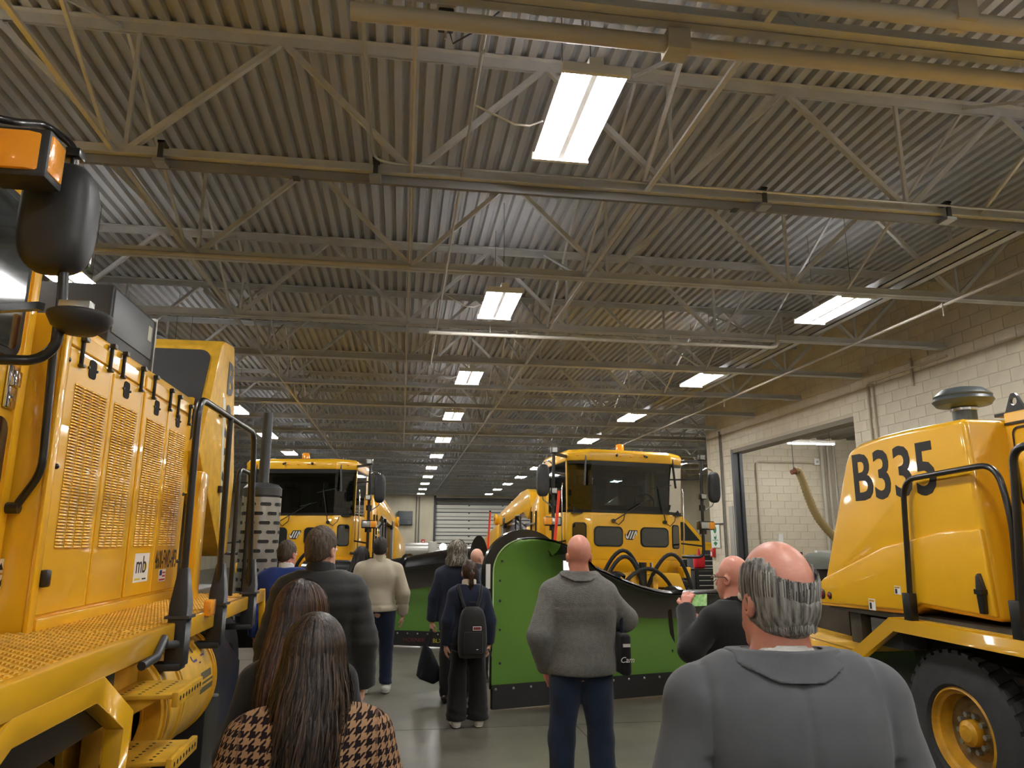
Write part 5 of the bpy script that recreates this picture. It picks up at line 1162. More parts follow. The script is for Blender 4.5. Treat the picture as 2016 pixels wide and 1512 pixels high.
def person(label, loc, rotz, H=1.75, build=1.0, sh=1.0, arms=None, jacket=None, pants=None, shoes=None, hair=None, skin=SKIN, turn=0.0, nod=0.0, h=.013, collar=None, belly=0.0, stance=.1, lean=0.0, glasses=False, coat=None, step=0.0, extra=None, legs=1.0):
    """figure faces +y in its own frame"""
    T_ = thing('person', label, 'person', loc, rotz); s = H/1.75; T_.scale = (1, 1, 1)
    bw = build; sx = .185*sh
    tilt = lambda z: lean*max(0, z-.9)   # forward lean
    J = dict(L=[(-sx, tilt(1.38), 1.368), (-.25*sh-.015, -.03+tilt(1.1), 1.10), (-.258*sh-.015, .05+tilt(.86), .85)], R=[(sx, tilt(1.38), 1.368), (.25*sh+.015, -.03+tilt(1.1), 1.10), (.258*sh+.015, .05+tilt(.86), .85)])
    HD = dict(L=((0, .15, -1), (.9, .2, 0), .45, 1), R=((0, .15, -1), (-.9, .2, 0), .45, -1))
    if arms:
        for k in arms:
            if k in ('L', 'R'): J[k] = [J[k][0]]+list(arms[k][0]); HD[k] = arms[k][1] if len(arms[k]) > 1 else HD[k]
    ty = tilt(1.3)
    torso = [ell((0, tilt(1.25), 1.25), (.165*bw, .118*bw, .21)), cap((-.04, ty-.005, 1.45), (-sx*.93, ty, 1.372), .056, .055), cap((.04, ty-.005, 1.45), (sx*.93, ty, 1.372), .056, .055), cap((-sx*.45, ty-.015, 1.30), (sx*.45, ty-.015, 1.30), .10*bw), ell((0, .008+belly*.06+tilt(1.06), 1.06), (.15*bw, (.11+belly*.05)*bw, .19)), ell((0, 0, .94), (.168*bw, .125*bw, .13)), cap((0, ty+.012, 1.45), (0, ty+.012, 1.5), .058, .054), cap((-.075, ty-.035, 1.37), (.075, ty-.035, 1.37), .068)]
    arm = {k: [cap(J[k][0], J[k][1], .056*bw, .047*bw), cap(J[k][1], J[k][2], .045*bw, .031)] for k in J}
    st = stance; fy = {'L': step, 'R': -step}
    leg = {k: [cap((q*.088*bw, 0, .9), (q*(st+.0), .012+fy[k]*.5, .49), .092*bw, .062), cap((q*st, .012+fy[k]*.5, .49), (q*(st+.005), -.02+fy[k], .09), .06, .043)] for k, q in (('L', -1), ('R', 1))}
    foot = {k: [cap((q*(st+.005), -.055+fy[k], .05), (q*(st+.03), .13+fy[k], .042), .04, .033), cap((q*(st+.005), -.03+fy[k], .06), (q*(st+.01), .02+fy[k], .075), .042)] for k, q in (('L', -1), ('R', 1))}
    # head frame
    hc = np.array((0, tilt(1.6)+.012, 1.60)); ct, s_t = math.cos(turn), math.sin(turn); cn, sn = math.cos(nod), math.sin(nod)
    def hp(p_):
        x, y, z = p_; y, z = y*cn-z*sn, y*sn+z*cn; x, y = x*ct-y*s_t, x*s_t+y*ct
        return (hc[0]+x, hc[1]+y, hc[2]+z)
    def hl(X, Y, Z):
        x, y, z = X-hc[0], Y-hc[1], Z-hc[2]; x, y = x*ct+y*s_t, -x*s_t+y*ct; y, z = y*cn+z*sn, -y*sn+z*cn
        return x, y, z
    def head_sdf(X, Y, Z):
        x, y, z = hl(X, Y, Z)
        P = [ell((0, -.012, .045), (.077, .097, .103)), ell((0, .03, -.035), (.06, .068, .085)), cap((0, .092, .01), (0, .112, -.022), .011, .016), ell((0, .065, -.095), (.035, .03, .025)), cap((-.03, .085, .032), (.03, .085, .032), .013), cap((-.022, .093, -.058), (.022, .093, -.058), .008)]
        d = sd(P, x, y, z, .025)
        for q in (-1, 1):
            d = np.maximum(d, -(np.sqrt((x-q*.032)**2+(y-.102)**2+(z-.012)**2)-.016))
            e = sd([ell((q*.08, -.008, -.0), (.012, .022, .033))], x, y, z, .01); e = np.maximum(e, -(np.sqrt((x-q*.092)**2+((y+.004)*1.1)**2+((z)*.7)**2)-.013))
            d = np.minimum(d, e)
        N = [cap((0, tilt(1.4)-.012, 1.40), hp((0, -.018, -.06)), .06*bw**.5, .056*bw**.5), cap((-.05, ty, 1.44), hp((0, -.01, -.04)), .045, .04), cap((.05, ty, 1.44), hp((0, -.01, -.04)), .045, .04)]
        dn = sd(N, X, Y, Z, .02); hh = np.clip(.5+.5*(dn-d)/.02, 0, 1); return dn*(1-hh)+d*hh-.02*hh*(1-hh)
    body = PM(); lo = np.array((-.14, hc[1]-.16, 1.4)); hi = np.array((.14, hc[1]+.17, 1.78)); hf = min(h, .009)
    body.add(implicit(head_sdf, lo, hi, hf))
    inner = torso+sum(arm.values(), [])+sum(leg.values(), [])
    lo, hi = bounds(inner, .03); body.add(implicit(lambda X, Y, Z: sd(inner, X, Y, Z, .03, -.004), lo, hi, .022))
    for k in J:
        fd, pn, cu, sg = HD[k]; hpz = hand_prims(J[k][2], fd, pn, cu, sg); lo, hi = bounds(hpz, .012)
        body.add(implicit(lambda X, Y, Z, q=hpz: sd(q, X, Y, Z, .006), lo, hi, .0045 if h < .016 else .0065))
    bo = body.build('body', skin, T_, s)
    for q in (-1, 1):
        e = hp((q*.032, .088, .012)); MB().sphere((e[0]*s, e[1]*s, e[2]*s), .0125*s, 10, 7).build('eye', EYE, T_, smooth=60, world=False)
    # trousers
    if pants:
        mt, kw = pants; fl = kw.get('flare', 0); gr = kw.get('grow', .014); hem = kw.get('hem', .06)
        P = [ell((0, 0, .97), (.165*bw, (.125+belly*.03)*bw, .12))]
        for k, q in (('L', -1), ('R', 1)):
            P += [cap((q*.088*bw, 0, .9), (q*st, .012+fy[k]*.5, .49), .092*bw, .066+fl*.35), cap((q*st, .012+fy[k]*.5, .49), (q*(st+.005), -.015+fy[k], .05), .066+fl*.35, .056+fl)]
        lo, hi = bounds(P, .03)
        def fn(X, Y, Z):
            d = sd(P, X, Y, Z, .03, gr)+folds(X, Y, Z, .0035, 3)+.004*np.sin(Z*70+X*20)*np.exp(-((Z-.12)/.12)**2); return np.maximum(np.maximum(d, hem-Z), Z-1.04)
        PM().add(implicit(fn, lo, hi, h)).build('trousers', mt, T_, s)
    if shoes:
        mt = shoes[0]
        for k in ('L', 'R'):
            P = foot[k]; lo, hi = bounds(P, .02); ob = PM().add(implicit(lambda X, Y, Z: np.maximum(sd(P, X, Y, Z, .03, .006), .012-Z), lo, hi, .009)).build('shoe', mt, T_, s)
            if len(shoes) > 1: PM().add(implicit(lambda X, Y, Z: np.maximum(np.maximum(sd(P, X, Y, Z, .03, .011), .0005-Z), Z-.026), lo, hi, .008)).build('sole', shoes[1], ob, s)
    # jacket / top
    if jacket:
        mt, kw = jacket; gr = kw.get('grow', .022); hem = kw.get('hem', .8); top = kw.get('top', 1.50); am = kw.get('fold', .004); k_ = kw.get('k', .035); pads = kw.get('pads', 0); box = kw.get('box', 0); cuff = kw.get('cuff', 1.0)
        P = list(torso)
        if hem < .95: P.append(cap((0, tilt(1.0), 1.05), (0, tilt(.8), hem-.05), .125*bw+.02*box, .128*bw+.025*box)); P.append(ell((0, 0, (hem+.98)/2), (.172*bw+.015*box, .128*bw+.015*box, max(.1, .98-hem))))
        if box: P += [cap((-sx*.62, ty, 1.34), (-.092*bw, 0, hem), .085*bw, .085*bw), cap((sx*.62, ty, 1.34), (.092*bw, 0, hem), .085*bw, .085*bw)]
        if pads: P += [cap((-.05, ty, 1.45), (-sx*1.08, ty, 1.392), .045, .042), cap((.05, ty, 1.45), (sx*1.08, ty, 1.392), .045, .042)]
        A_ = []
        for k in J:
            a, b, c = [np.array(q, float) for q in J[k]]; c2 = b+(c-b)*cuff
            A_ += [cap(a, b, .062*bw, .054*bw), cap(b, c2, .053*bw, .042 if cuff > .8 else .045)]
        lo, hi = bounds(P+A_, .05)
        def fn(X, Y, Z):
            d = sd(P, X, Y, Z, k_, gr); e = sd(A_[:2], X, Y, Z, .02, gr*.8); e2 = sd(A_[2:], X, Y, Z, .02, gr*.8)
            for q, A2 in ((e, A_[:2]), (e2, A_[2:])):
                kk = np.where(Z > 1.28, .035, .01); hh = np.clip(.5+.5*(q-d)/kk, 0, 1); d = q*(1-hh)+d*hh-kk*hh*(1-hh)
            d = d+folds(X, Y, Z, am, kw.get('seed', 5), *kw.get('ff', (9, 7)))
            if kw.get('quilt'): d = d-.006*np.abs(np.sin(Z*PI/.075))*(1)
            if kw.get('rib'): d = d-.010*np.clip(1-np.abs(Z-hem-.035)/.035, 0, 1)*0+.010*np.exp(-((Z-hem-.075)/.014)**2)
            if kw.get('seam'): d = d+.006*np.exp(-(X/.007)**2)*(Y < 0)
            if kw.get('yoke'): d = d+.006*np.exp(-((Z-kw['yoke'])/.008)**2)*(Y < 0)*(np.abs(X) < sx*1.1)
            if kw.get('armseam'): d = d+.007*np.exp(-((np.abs(X)-sx*1.02)/.009)**2)*(Y < .03)*(Z > 1.05)
            # trim sleeves flat at the wrists
            for i, k in enumerate(J):
                a, b, c = [np.array(q, float) for q in J[k]]; u = (c-b)/np.linalg.norm(c-b); ce = b+(c-b)*cuff
                cut = (X-ce[0])*u[0]+(Y-ce[1])*u[1]+(Z-ce[2])*u[2]; near = np.sqrt((X-ce[0])**2+(Y-ce[1])**2+(Z-ce[2])**2) < .12
                d = np.where(near, np.maximum(d, cut), d)
            # hem does not cut the sleeves
            arms_d = np.minimum(sd(A_[:2], X, Y, Z, .02, gr+.01), sd(A_[2:], X, Y, Z, .02, gr+.01)); hz = hem+kw.get('hemdip', 0)*np.abs(X)
            d = np.where(arms_d < .012, d, np.maximum(d, hz-Z))
            return np.maximum(d, Z-top)
        jo = PM().add(implicit(fn, lo, hi, h)).build(kw.get('name', 'jacket'), mt, T_, s, kw.get('pat'))
        if collar:
            for (cm, z0, z1, r0, r1, dy, nm) in collar:
                if nm in ('lapel_collar', 'fold_collar'):
                    def fc(X, Y, Z):
                        d = sd(torso, X, Y, Z, k_, gr+.008); ax_ = np.abs(X); d = np.maximum(d, (z0+.45*np.maximum(0, ax_-.05))-Z); d = np.maximum(d, Z-(z1+.10*np.minimum(0, -Y))); return np.maximum(d, np.maximum(ax_-.13, -(sd(torso, X, Y, Z, k_, gr-.012))))
                    PM().add(implicit(fc, np.array((-.16, -.2, 1.36)), np.array((.16, .2, 1.56)), .005)).build(nm, cm, jo, s); continue
                P2 = [cap((0, tilt(1.45)-.012+dy, z0), (0, tilt(1.5)-.006+dy, z1), r0, r1)]; lo, hi = bounds(P2, .02)
                PM().add(implicit(lambda X, Y, Z: np.maximum(np.maximum(np.maximum(sd(P2, X, Y, Z, .01)+folds(X, Y, Z, .0015, 9), Z-(z1+.03*(-(Y-dy)/.1))), (z0-.006)-Z), -(sd(P2, X, Y, Z, .01, -.014)+np.where(Z > z1-.03, 0, .1))), lo, hi, min(h, .009))).build(nm, cm, jo if nm != 'shirt_collar' else T_, s)
    if coat:
        mt, kw = coat; P = [cap((0, 0, 1.0), (0, 0, kw['hem']), .17, .2)]; lo, hi = bounds(P, .03)
        PM().add(implicit(lambda X, Y, Z: np.maximum(np.maximum(np.sqrt((X/1.05)**2+(Y/.8)**2)-.16-.06*(1-Z)+folds(X, Y, Z, .008, 4, 14, 1), kw['hem']-Z), Z-1.1), np.array((-.35, -.3, kw['hem']-.02)), np.array((.35, .3, 1.14)), h)).build('coat_skirt', mt, T_, s)
    # hair
    if hair:
        kind, hm, kw = hair
        def hs(X, Y, Z):
            x, y, z = hl(X, Y, Z); g = kw.get('grow', .008); ang = np.arctan2(x, -y)
            strand = kw.get('sa', 1.0)*(.0022*np.sin(ang*55+7*np.sin(z*22))+.0016*np.sin(ang*93+z*40))
            d = sd([ell((0, -.014, .045), (.079, .099, .104)), ell((0, -.035, -.01), (.07, .07, .07))], x, y, z, .03, g)+strand
            if kind == 'short': d = np.maximum(d, np.maximum((y-.035)*.8-(z-.02)*.55-.03, -z-.055-.0*y)); d = np.maximum(d, (y-.02)*.9-(z-.05)*1.2-.035)
            if kind == 'fringe':
                d = np.maximum(d, -(sd([ell((0, .02, .13), (.066, .13, .085)), ell((.004, -.085, .075), (.056, .06, .07))], x, y, z, .03)-.004)+.6*strand)
                d = np.maximum(d, (y-.0)*.9-(z)*.3-.03); d = np.maximum(d, -z-.075+.25*y)
            if kind in ('long', 'curly', 'pony'): d = np.maximum(d, (y-.03)*.9-(z-.02)*.7-.03); d = np.maximum(d, -z-.06)
            for q in (-1, 1): d = np.maximum(d, -(np.sqrt(((x-q*.085)*.8)**2+(y+.008)**2+(z+.004)**2)-.03)) if kind in ('short', 'fringe', 'pony') else d
            return d
        lo = np.array((hc[0]-.13, hc[1]-.15, hc[2]-.11)); hi = np.array((hc[0]+.13, hc[1]+.15, hc[2]+.19))
        ho_ = PM().add(implicit(hs, lo, hi, min(h, .007))).build('hair', hm, T_, s)
        if kw.get('strands'):
            r = np.random.default_rng(kw.get('seed', 1)); V = []; F = []; vary = []; N = kw['strands']; Ln = kw['length']; wave = kw.get('wave', .012); wd = kw.get('width', .006); bulk = kw.get('bulk', 1.0); curl_ = kw.get('curl', 0); flare = kw.get('flare', .02)
            for i in range(N):
                a = r.uniform(-2.25, 2.25) if 'ring' not in kw else r.uniform(-1.95, 1.95); th0 = abs(r.normal(0, .35))+.05 if 'ring' not in kw else kw['ring'](a)+abs(r.normal(0, .16)); lay = r.uniform(.004, .022)*bulk; L = Ln*r.uniform(.78, 1.03)*(1 if 'ring' not in kw or abs(a) < 1.3 else .2); thE = 0; n = 18; pts = []
                part = kw.get('part', 0.0); drop0 = None; ph = r.uniform(0, 6.28); fq = r.uniform(10, 18); am_ = wave*r.uniform(.4, 1.2); jx, jy = r.normal(0, .006), r.normal(0, .006)
                a19 = .19 if 'ring' not in kw else max(.03, .1*(kw['thend']-th0)); arc = a19+.02; tot = arc+L; ws = wd*r.uniform(.6, 1.4); spread_ = r.uniform(.5, 1.15)
                for k in range(n):
                    t = k/(n-1)*tot
                    if t < a19:
                        th = th0+(kw.get('thend', 1.75)-th0)*(t/a19); q = (math.sin(a)*math.sin(th)*(.079+lay), -math.cos(a)*math.sin(th)*(.099+lay)-.014, math.cos(th)*(.104+lay)+.045)
                        if drop0 is None or True: last = q
                        x, y, z = q
                    else:
                        e = t-a19; x = last[0]*(1+flare*e*6*spread_)+am_*math.sin(fq*e+ph)*min(1, e*8)+jx*e*6; y = last[1]-.02*min(1, e*5)-(kw.get('back', .06))*min(1, e*4)*max(0, math.cos(a))+am_*math.cos(fq*e+ph+1)*min(1, e*8)*.8+jy*e*6; z = last[2]-e
                        if y > -.02 and abs(a) > 1.5: x *= 1+.5*min(1, e*5)*.2
                    if curl_: x += curl_*math.sin(48*t+ph); y += curl_*math.cos(52*t+ph)
                    pts.append(hp((x, y, z)))
                pts = np.array(pts); tg = np.gradient(pts, axis=0); tg /= np.linalg.norm(tg, axis=1)[:, None]+1e-9
                od = np.stack([np.full(n, math.sin(a)), np.full(n, -math.cos(a)), np.full(n, .15)], 1); sd_ = np.cross(tg, od); sd_ /= np.linalg.norm(sd_, axis=1)[:, None]+1e-9
                tp = np.minimum(1, (1-np.linspace(0, 1, n))*5+.15)[:, None]; o = len(V)*1; base = sum(len(q) for q in V)
                V.append(np.concatenate([pts-sd_*ws*.5*tp, pts+od*ws*.22*tp, pts+sd_*ws*.5*tp])); vv = r.normal(0, .2); vary += [vv]*(3*n)
                for k in range(n-1): F += [(base+k, base+k+1, base+n+k+1, base+n+k), (base+n+k, base+n+k+1, base+2*n+k+1, base+2*n+k)]
            V = np.concatenate(V)*s; me = bpy.data.meshes.new('hair_strands'); me.from_pydata(V.tolist(), [], F); me.polygons.foreach_set('use_smooth', [True]*len(me.polygons))
            at = me.attributes.new('vary', 'FLOAT', 'POINT'); at.data.foreach_set('value', vary); me.materials.append(hm); tag(link('hair_strands', me, ho_, world=False), kind='stuff')
        if kw.get('tail'):
            P = [cap(hp((0, -.115, .03)), hp((0, -.14, -.0)), .02, .026), cap(hp((0, -.14, 0)), hp((0, -.135, -.1)), .028, .024), cap(hp((0, -.135, -.1)), hp((-.015, -.12, -.2)), .024, .006)]
            lo, hi = bounds(P, .02); PM().add(implicit(lambda X, Y, Z: sd(P, X, Y, Z, .02)+.003*np.sin(X*220+Z*20), lo, hi, .008)).build('ponytail', hm, T_, s)
            g_ = hp((0, -.122, .025)); MB().sphere((g_[0]*s, g_[1]*s, g_[2]*s), .024*s, 10, 6).build('hair_tie', INK, T_, world=False, smooth=60)
    if glasses:
        gmt = mat('glasses_frame', rgb(90, 50, 30), .4)
        for q in (-1, 1):
            path = [hp((q*.034+.026*math.cos(a), .115, .012+.02*math.sin(a))) for a in np.linspace(0, 2*PI, 17)[:-1]]; g = MB().tube([tuple(np.array(p_)*s) for p_ in path], .0025, 6, closed=True).build('glasses', gmt, T_, world=False)
            MB().tube([tuple(np.array(hp(p_))*s) for p_ in ((q*.06, .112, .016), (q*.086, .08, .02), (q*.088, -.005, .022), (q*.085, -.025, .0))], .003, 6).build('temple_arm', gmt, g, world=False)
    T_['_s'] = s; del T_['_s']
    return T_, J, s
def W(T_, p_, s):  # a figure's own point -> world
    return ROOTM[T_.name] @ Vector((p_[0]*s, p_[1]*s, p_[2]*s))
# ------------------------------------------------------------------ the visitors
BLUE = fabric('blue_suiting', rgb(40, 62, 128)); BLKF = fabric('black_fabric', rgb(28, 28, 30)); QUILT = fabric('black_quilted', rgb(36, 36, 36), rough=.6)
CREAM = fabric('cream_knit', rgb(196, 186, 164), bump=.4, bscale=180); NAVYT = fabric('navy_trousers', rgb(32, 40, 62)); NAVY = fabric('navy_wool', rgb(36, 42, 58)); NAVYJ = fabric('navy_jacket', rgb(30, 36, 54))
FLEECE = fabric('grey_fleece', rgb(104, 104, 100), bump=.6, bscale=140, var=.12, vscale=40); DENIM = fabric('dark_denim', rgb(34, 46, 68), var=.25, vscale=7, bump=.3); SUIT = fabric('grey_suiting', rgb(84, 86, 90), bump=.22, bscale=900, var=.05, vscale=20); TAN_ = fabric('tan_coat', rgb(140, 122, 100)); CHAR = fabric('charcoal_jacket', rgb(62, 64, 66))
SHIRT = fabric('white_shirt', rgb(226, 226, 222)); SNEAK = mat('white_sneaker', rgb(226, 226, 222), .5); SOLE = mat('white_sole', rgb(236, 236, 232), .6); SHOEB = mat('black_leather', rgb(22, 20, 20), .3, coat=.3); PINK = mat('pink_shoe', rgb(205, 160, 150), .6)
HBR = hair_mat('brown_hair', rgb(22, 16, 13), rgb(84, 66, 54)); HRED = hair_mat('auburn_hair', rgb(26, 16, 12), rgb(94, 62, 44)); HBLK = hair_mat('black_hair', rgb(10, 9, 9), rgb(40, 34, 30)); HGR = hair_mat('grey_hair', rgb(74, 72, 70), rgb(206, 203, 198), .5); HGRC = hair_mat('grey_blond_hair', rgb(58, 54, 46), rgb(168, 158, 140), .5); HSH = hair_mat('short_brown_hair', rgb(44, 36, 30), rgb(110, 94, 80), .6); HDK = hair_mat('short_dark_hair', rgb(26, 22, 20), rgb(66, 56, 50), .6)
# houndstooth weave
hm_ = bpy.data.materials.new('houndstooth_wool'); hm_.use_nodes = True; nt = hm_.node_tree; p = nt.nodes['Principled BSDF']; p.inputs['Roughness'].default_value = .9; p.inputs['Specular IOR Level'].default_value = .15
at = nt.nodes.new('ShaderNodeAttribute'); at.attribute_name = 'pat'; sp = nt.nodes.new('ShaderNodeSeparateXYZ'); nt.links.new(at.outputs['Vector'], sp.inputs[0])
def mnode(op, a, b=None):
    n = nt.nodes.new('ShaderNodeMath'); n.operation = op
    for i, q in enumerate((a, b)):
        if q is None: continue
        if isinstance(q, (int, float)): n.inputs[i].default_value = q
        else: nt.links.new(q, n.inputs[i])
    return n.outputs[0]
x_, y_ = sp.outputs[0], sp.outputs[1]
fa = mnode('LESS_THAN', mnode('FRACT', x_), .5); fb = mnode('LESS_THAN', mnode('FRACT', y_), .5); tw = mnode('LESS_THAN', mnode('FRACT', mnode('MULTIPLY', mnode('SUBTRACT', x_, y_), 2.0)), .5)
pick = mnode('ADD', mnode('MULTIPLY', tw, fa), mnode('MULTIPLY', mnode('SUBTRACT', 1.0, tw), fb))
mx = nt.nodes.new('ShaderNodeMix'); mx.data_type = 'RGBA'; mx.inputs[6].default_value = rgb(158, 124, 92); mx.inputs[7].default_value = rgb(32, 22, 26); nt.links.new(pick, mx.inputs[0]); nt.links.new(mx.outputs[2], p.inputs['Base Color'])
nz = nt.nodes.new('ShaderNodeTexNoise'); nz.inputs['Scale'].default_value = 300; bp = nt.nodes.new('ShaderNodeBump'); bp.inputs['Strength'].default_value = .4; bp.inputs['Distance'].default_value = .004; nt.links.new(nz.outputs[0], bp.inputs['Height']); nt.links.new(bp.outputs[0], p.inputs['Normal'])
def pat_hound(V):
    u = np.where(np.abs(V[:, 0]) < .19, V[:, 0], np.sign(V[:, 0])*(.19+(V[:, 1]+.15)*.9+(np.abs(V[:, 0])-.19)))
    return np.stack([u/.032, (V[:, 2]-.8*np.minimum(0, V[:, 1]+.02)*(V[:, 2] > 1.3))/.032, u*0], 1)

def place(px, py, Y): q = atY(px, py, Y); return (q[0], q[1], 0)
G = 'visitors'
# gentleman in the grey suit
q = place(1527, 1140, 1.72)
person('balding man in a grey suit with white shirt collar beside the B335 machine', q, -.12, 1.755, 1.08, 1.05, hair=('fringe', HGR, dict(grow=.006, sa=.35, strands=2600, length=.022, wave=.002, width=.0026, bulk=.45, flare=-.3, back=-.02, seed=12, thend=2.2, ring=lambda a: 1.48-.42*min(1, abs(a)/1.3)**2)), skin=SKINR, turn=.28, h=.0085, belly=.6,
    jacket=(SUIT, dict(grow=.026, hem=.74, top=1.495, pads=1, seam=1, fold=.006, box=1, armseam=1, seed=11, ff=(8, 4), name='suit_jacket')), collar=[(SHIRT, 1.46, 1.492, .081, .077, .004, 'shirt_collar'), (SUIT, 1.438, 1.502, .100, .088, .0, 'lapel_collar')], pants=(SUIT, dict(grow=.02, flare=.01)), shoes=(SHOEB,))
# woman in houndstooth
q = place(622, 1250, 2.35)
person('woman with long dark brown hair in a brown and black houndstooth jacket', q, .06, 1.52, 1.0, 1.04, hair=('long', HBR, dict(grow=.012, strands=3000, length=.36, wave=.022, width=.0065, bulk=1.25, flare=.035, back=.05, seed=3)), h=.009, turn=-.08,
    jacket=(hm_, dict(grow=.028, hem=.85, top=1.47, fold=.003, box=1, seed=21, pat=pat_hound, name='houndstooth_jacket')), collar=[(BLKF, 1.40, 1.47, .085, .075, 0, 'collar')], pants=(BLKF, dict(grow=.014)), shoes=(SHOEB,))
# woman with auburn hair in black
q = place(597, 1180, 2.95)
person('woman with long auburn hair in a black top behind the houndstooth jacket', q, -.1, 1.585, .92, .9, hair=('long', HRED, dict(grow=.012, strands=1800, length=.36, wave=.011, width=.008, bulk=1.3, flare=.03, back=.05, seed=4)), h=.013, turn=-.35,
    jacket=(BLKF, dict(grow=.02, hem=.85, top=1.47, fold=.003, seed=22, name='black_top')), pants=(BLKF, dict(grow=.014)), shoes=(SHOEB,))
# man in black quilted jacket
q = place(632, 1120, 4.75)
person('tall man with short hair in a black quilted jacket', q, .05, 1.84, 1.02, .97, hair=('short', HSH, dict(grow=.007)), turn=-.55, h=.014, belly=.3,
    jacket=(QUILT, dict(grow=.035, hem=.74, top=1.50, quilt=1, box=1, fold=.003, seed=31, name='quilted_jacket')), collar=[(QUILT, 1.45, 1.53, .09, .083, 0, 'collar')], pants=(BLKF, dict(grow=.016)), shoes=(SHOEB,))
# man in blue suit
q = place(564, 1120, 7.6)
person('man with close cropped hair in a bright blue suit jacket', q, -.1, 1.76, 1.02, 1.0, hair=('short', HSH, dict(grow=.005)), turn=-.4, h=.016, skin=SKINR,
    jacket=(BLUE, dict(grow=.024, hem=.76, top=1.49, pads=1, fold=.003, box=1, seed=41, name='suit_jacket')), collar=[(SHIRT, 1.44, 1.52, .078, .072, 0, 'shirt_collar')], pants=(BLUE, dict(grow=.016)), shoes=(SHOEB,))
# man in cream sweater
q = place(744, 1200, 9.3)
person('man in a cream sweater, navy trousers and white sneakers', q, .02, 1.80, 1.1, 1.06, hair=('short', HDK, dict(grow=.007)), turn=-.1, h=.014, stance=.115,
    jacket=(CREAM, dict(grow=.028, hem=.90, top=1.50, rib=1, fold=.010, seed=51, ff=(8, 5), cuff=.97, name='sweater')), collar=[(CREAM, 1.46, 1.53, .08, .073, 0, 'collar')], pants=(NAVYT, dict(grow=.013, hem=.10)), shoes=(SNEAK, SOLE))
# woman in tan coat half hidden
q = place(708, 1200, 10.3)
person('woman with long black hair in a tan coat half hidden behind the cream sweater', q, -.3, 1.66, .92, .92, hair=('long', HBLK, dict(grow=.012, strands=700, length=.42, wave=.008, width=.012, bulk=1.2, seed=6)), h=.017, turn=-.4,
    jacket=(BLKF, dict(grow=.025, hem=.95, top=1.48, fold=.003, seed=61, name='black_top')), coat=(TAN_, dict(hem=.42)), pants=(BLKF, dict(grow=.01)), shoes=(PINK,), step=.08)
# person with grey curly hair in navy blazer, bag in the left hand
q = place(899, 1200, 8.75)
armL = {'L': ([(-.262, -.02, 1.12), (-.285, .03, .86)], ((0, .1, -1), (.8, .5, 0), .9, 1))}
P7, J7, s7 = person('person with shoulder-length wavy grey hair in a navy blazer', q, -.08, 1.74, .97, .94, arms=armL, hair=('curly', HGRC, dict(grow=.02, strands=900, length=.13, wave=.02, width=.012, bulk=1.7, curl=.006, flare=.03, seed=7)), h=.015, turn=-.15,
    jacket=(NAVY, dict(grow=.026, hem=.76, top=1.49, pads=1, box=1, fold=.003, seed=71, name='blazer')), collar=[(NAVY, 1.42, 1.49, .095, .082, -.008, 'collar')], pants=(BLKF, dict(grow=.016)), shoes=(SHOEB,), step=-.1)
# woman with ponytail and backpack
q = place(922, 1250, 7.55)
P8, J8, s8 = person('woman with a brown ponytail and navy jacket wearing a black backpack', q, .03, 1.565, .95, .88, hair=('pony', HRED, dict(grow=.007, tail=1)), h=.013, turn=.1, stance=.115,
    jacket=(NAVYJ, dict(grow=.026, hem=.84, top=1.49, fold=.004, seed=81, name='jacket')), collar=[(fabric('white_collar', rgb(215, 208, 190)), 1.46, 1.53, .084, .08, 0, 'pale_collar')], pants=(BLKF, dict(grow=.012, flare=.045, hem=.075)), shoes=(SNEAK, SOLE))
# bald man in dark jacket between them
q = place(938, 1200, 9.7)
person('bald man in a dark jacket behind the backpack woman', q, -.5, 1.66, 1.04, 1.0, h=.017, turn=-.4, jacket=(CHAR, dict(grow=.03, hem=.78, top=1.50, fold=.004, box=1, seed=91, name='jacket')), collar=[(CHAR, 1.43, 1.535, .098, .09, 0, 'collar')], pants=(BLKF, dict(grow=.016)), shoes=(SHOEB,))
# man in grey fleece photographing
q = place(1140, 1120, 4.95)
armF = {'R': ([(.31, .10, 1.20), (.13, .36, 1.45)], ((-.35, .35, .8), (-.5, .8, -.2), .9, 1)), 'L': ([(-.262, -.06, 1.12), (-.215, .05, .90)], ((.1, .5, -.9), (.9, .2, 0), .6, 1))}
P10, J10, s10 = person('bald man in a grey fleece jacket and jeans raising a phone', q, -.05, 1.80, 1.04, .96, arms=armF, h=.0115, turn=.1, skin=SKINR, belly=.5, stance=.125, step=.04,
    jacket=(FLEECE, dict(grow=.030, hem=.885, top=1.505, box=1, yoke=1.30, fold=.011, seed=101, ff=(9, 6), name='fleece_jacket')), collar=[(FLEECE, 1.452, 1.515, .092, .085, -.003, 'fold_collar')], pants=(DENIM, dict(grow=.016, hem=.05)), shoes=(SHOEB,))
# bald man with glasses, black shirt, photographing
q = place(1446, 1150, 4.15)
armK = {'L': ([(-.33, .02, 1.22), (-.18, .25, 1.42)], ((.35, .2, .7), (.75, .5, -.4), .8, 1)), 'R': ([(.27, .12, 1.14), (.02, .36, 1.30)], ((-.5, .3, .6), (-.4, .9, 0), .9, -1))}
P11, J11, s11 = person('bald man with brown glasses in a black pullover holding up a phone', q, .30, 1.675, 1.06, 1.0, arms=armK, h=.012, turn=.25, glasses=True, skin=SKINR, belly=.4,
    jacket=(BLKF, dict(grow=.024, hem=.80, top=1.49, box=1, fold=.005, seed=111, name='pullover')), collar=[(BLKF, 1.43, 1.50, .088, .08, 0, 'collar')], pants=(BLKF, dict(grow=.016)), shoes=(SHOEB,))
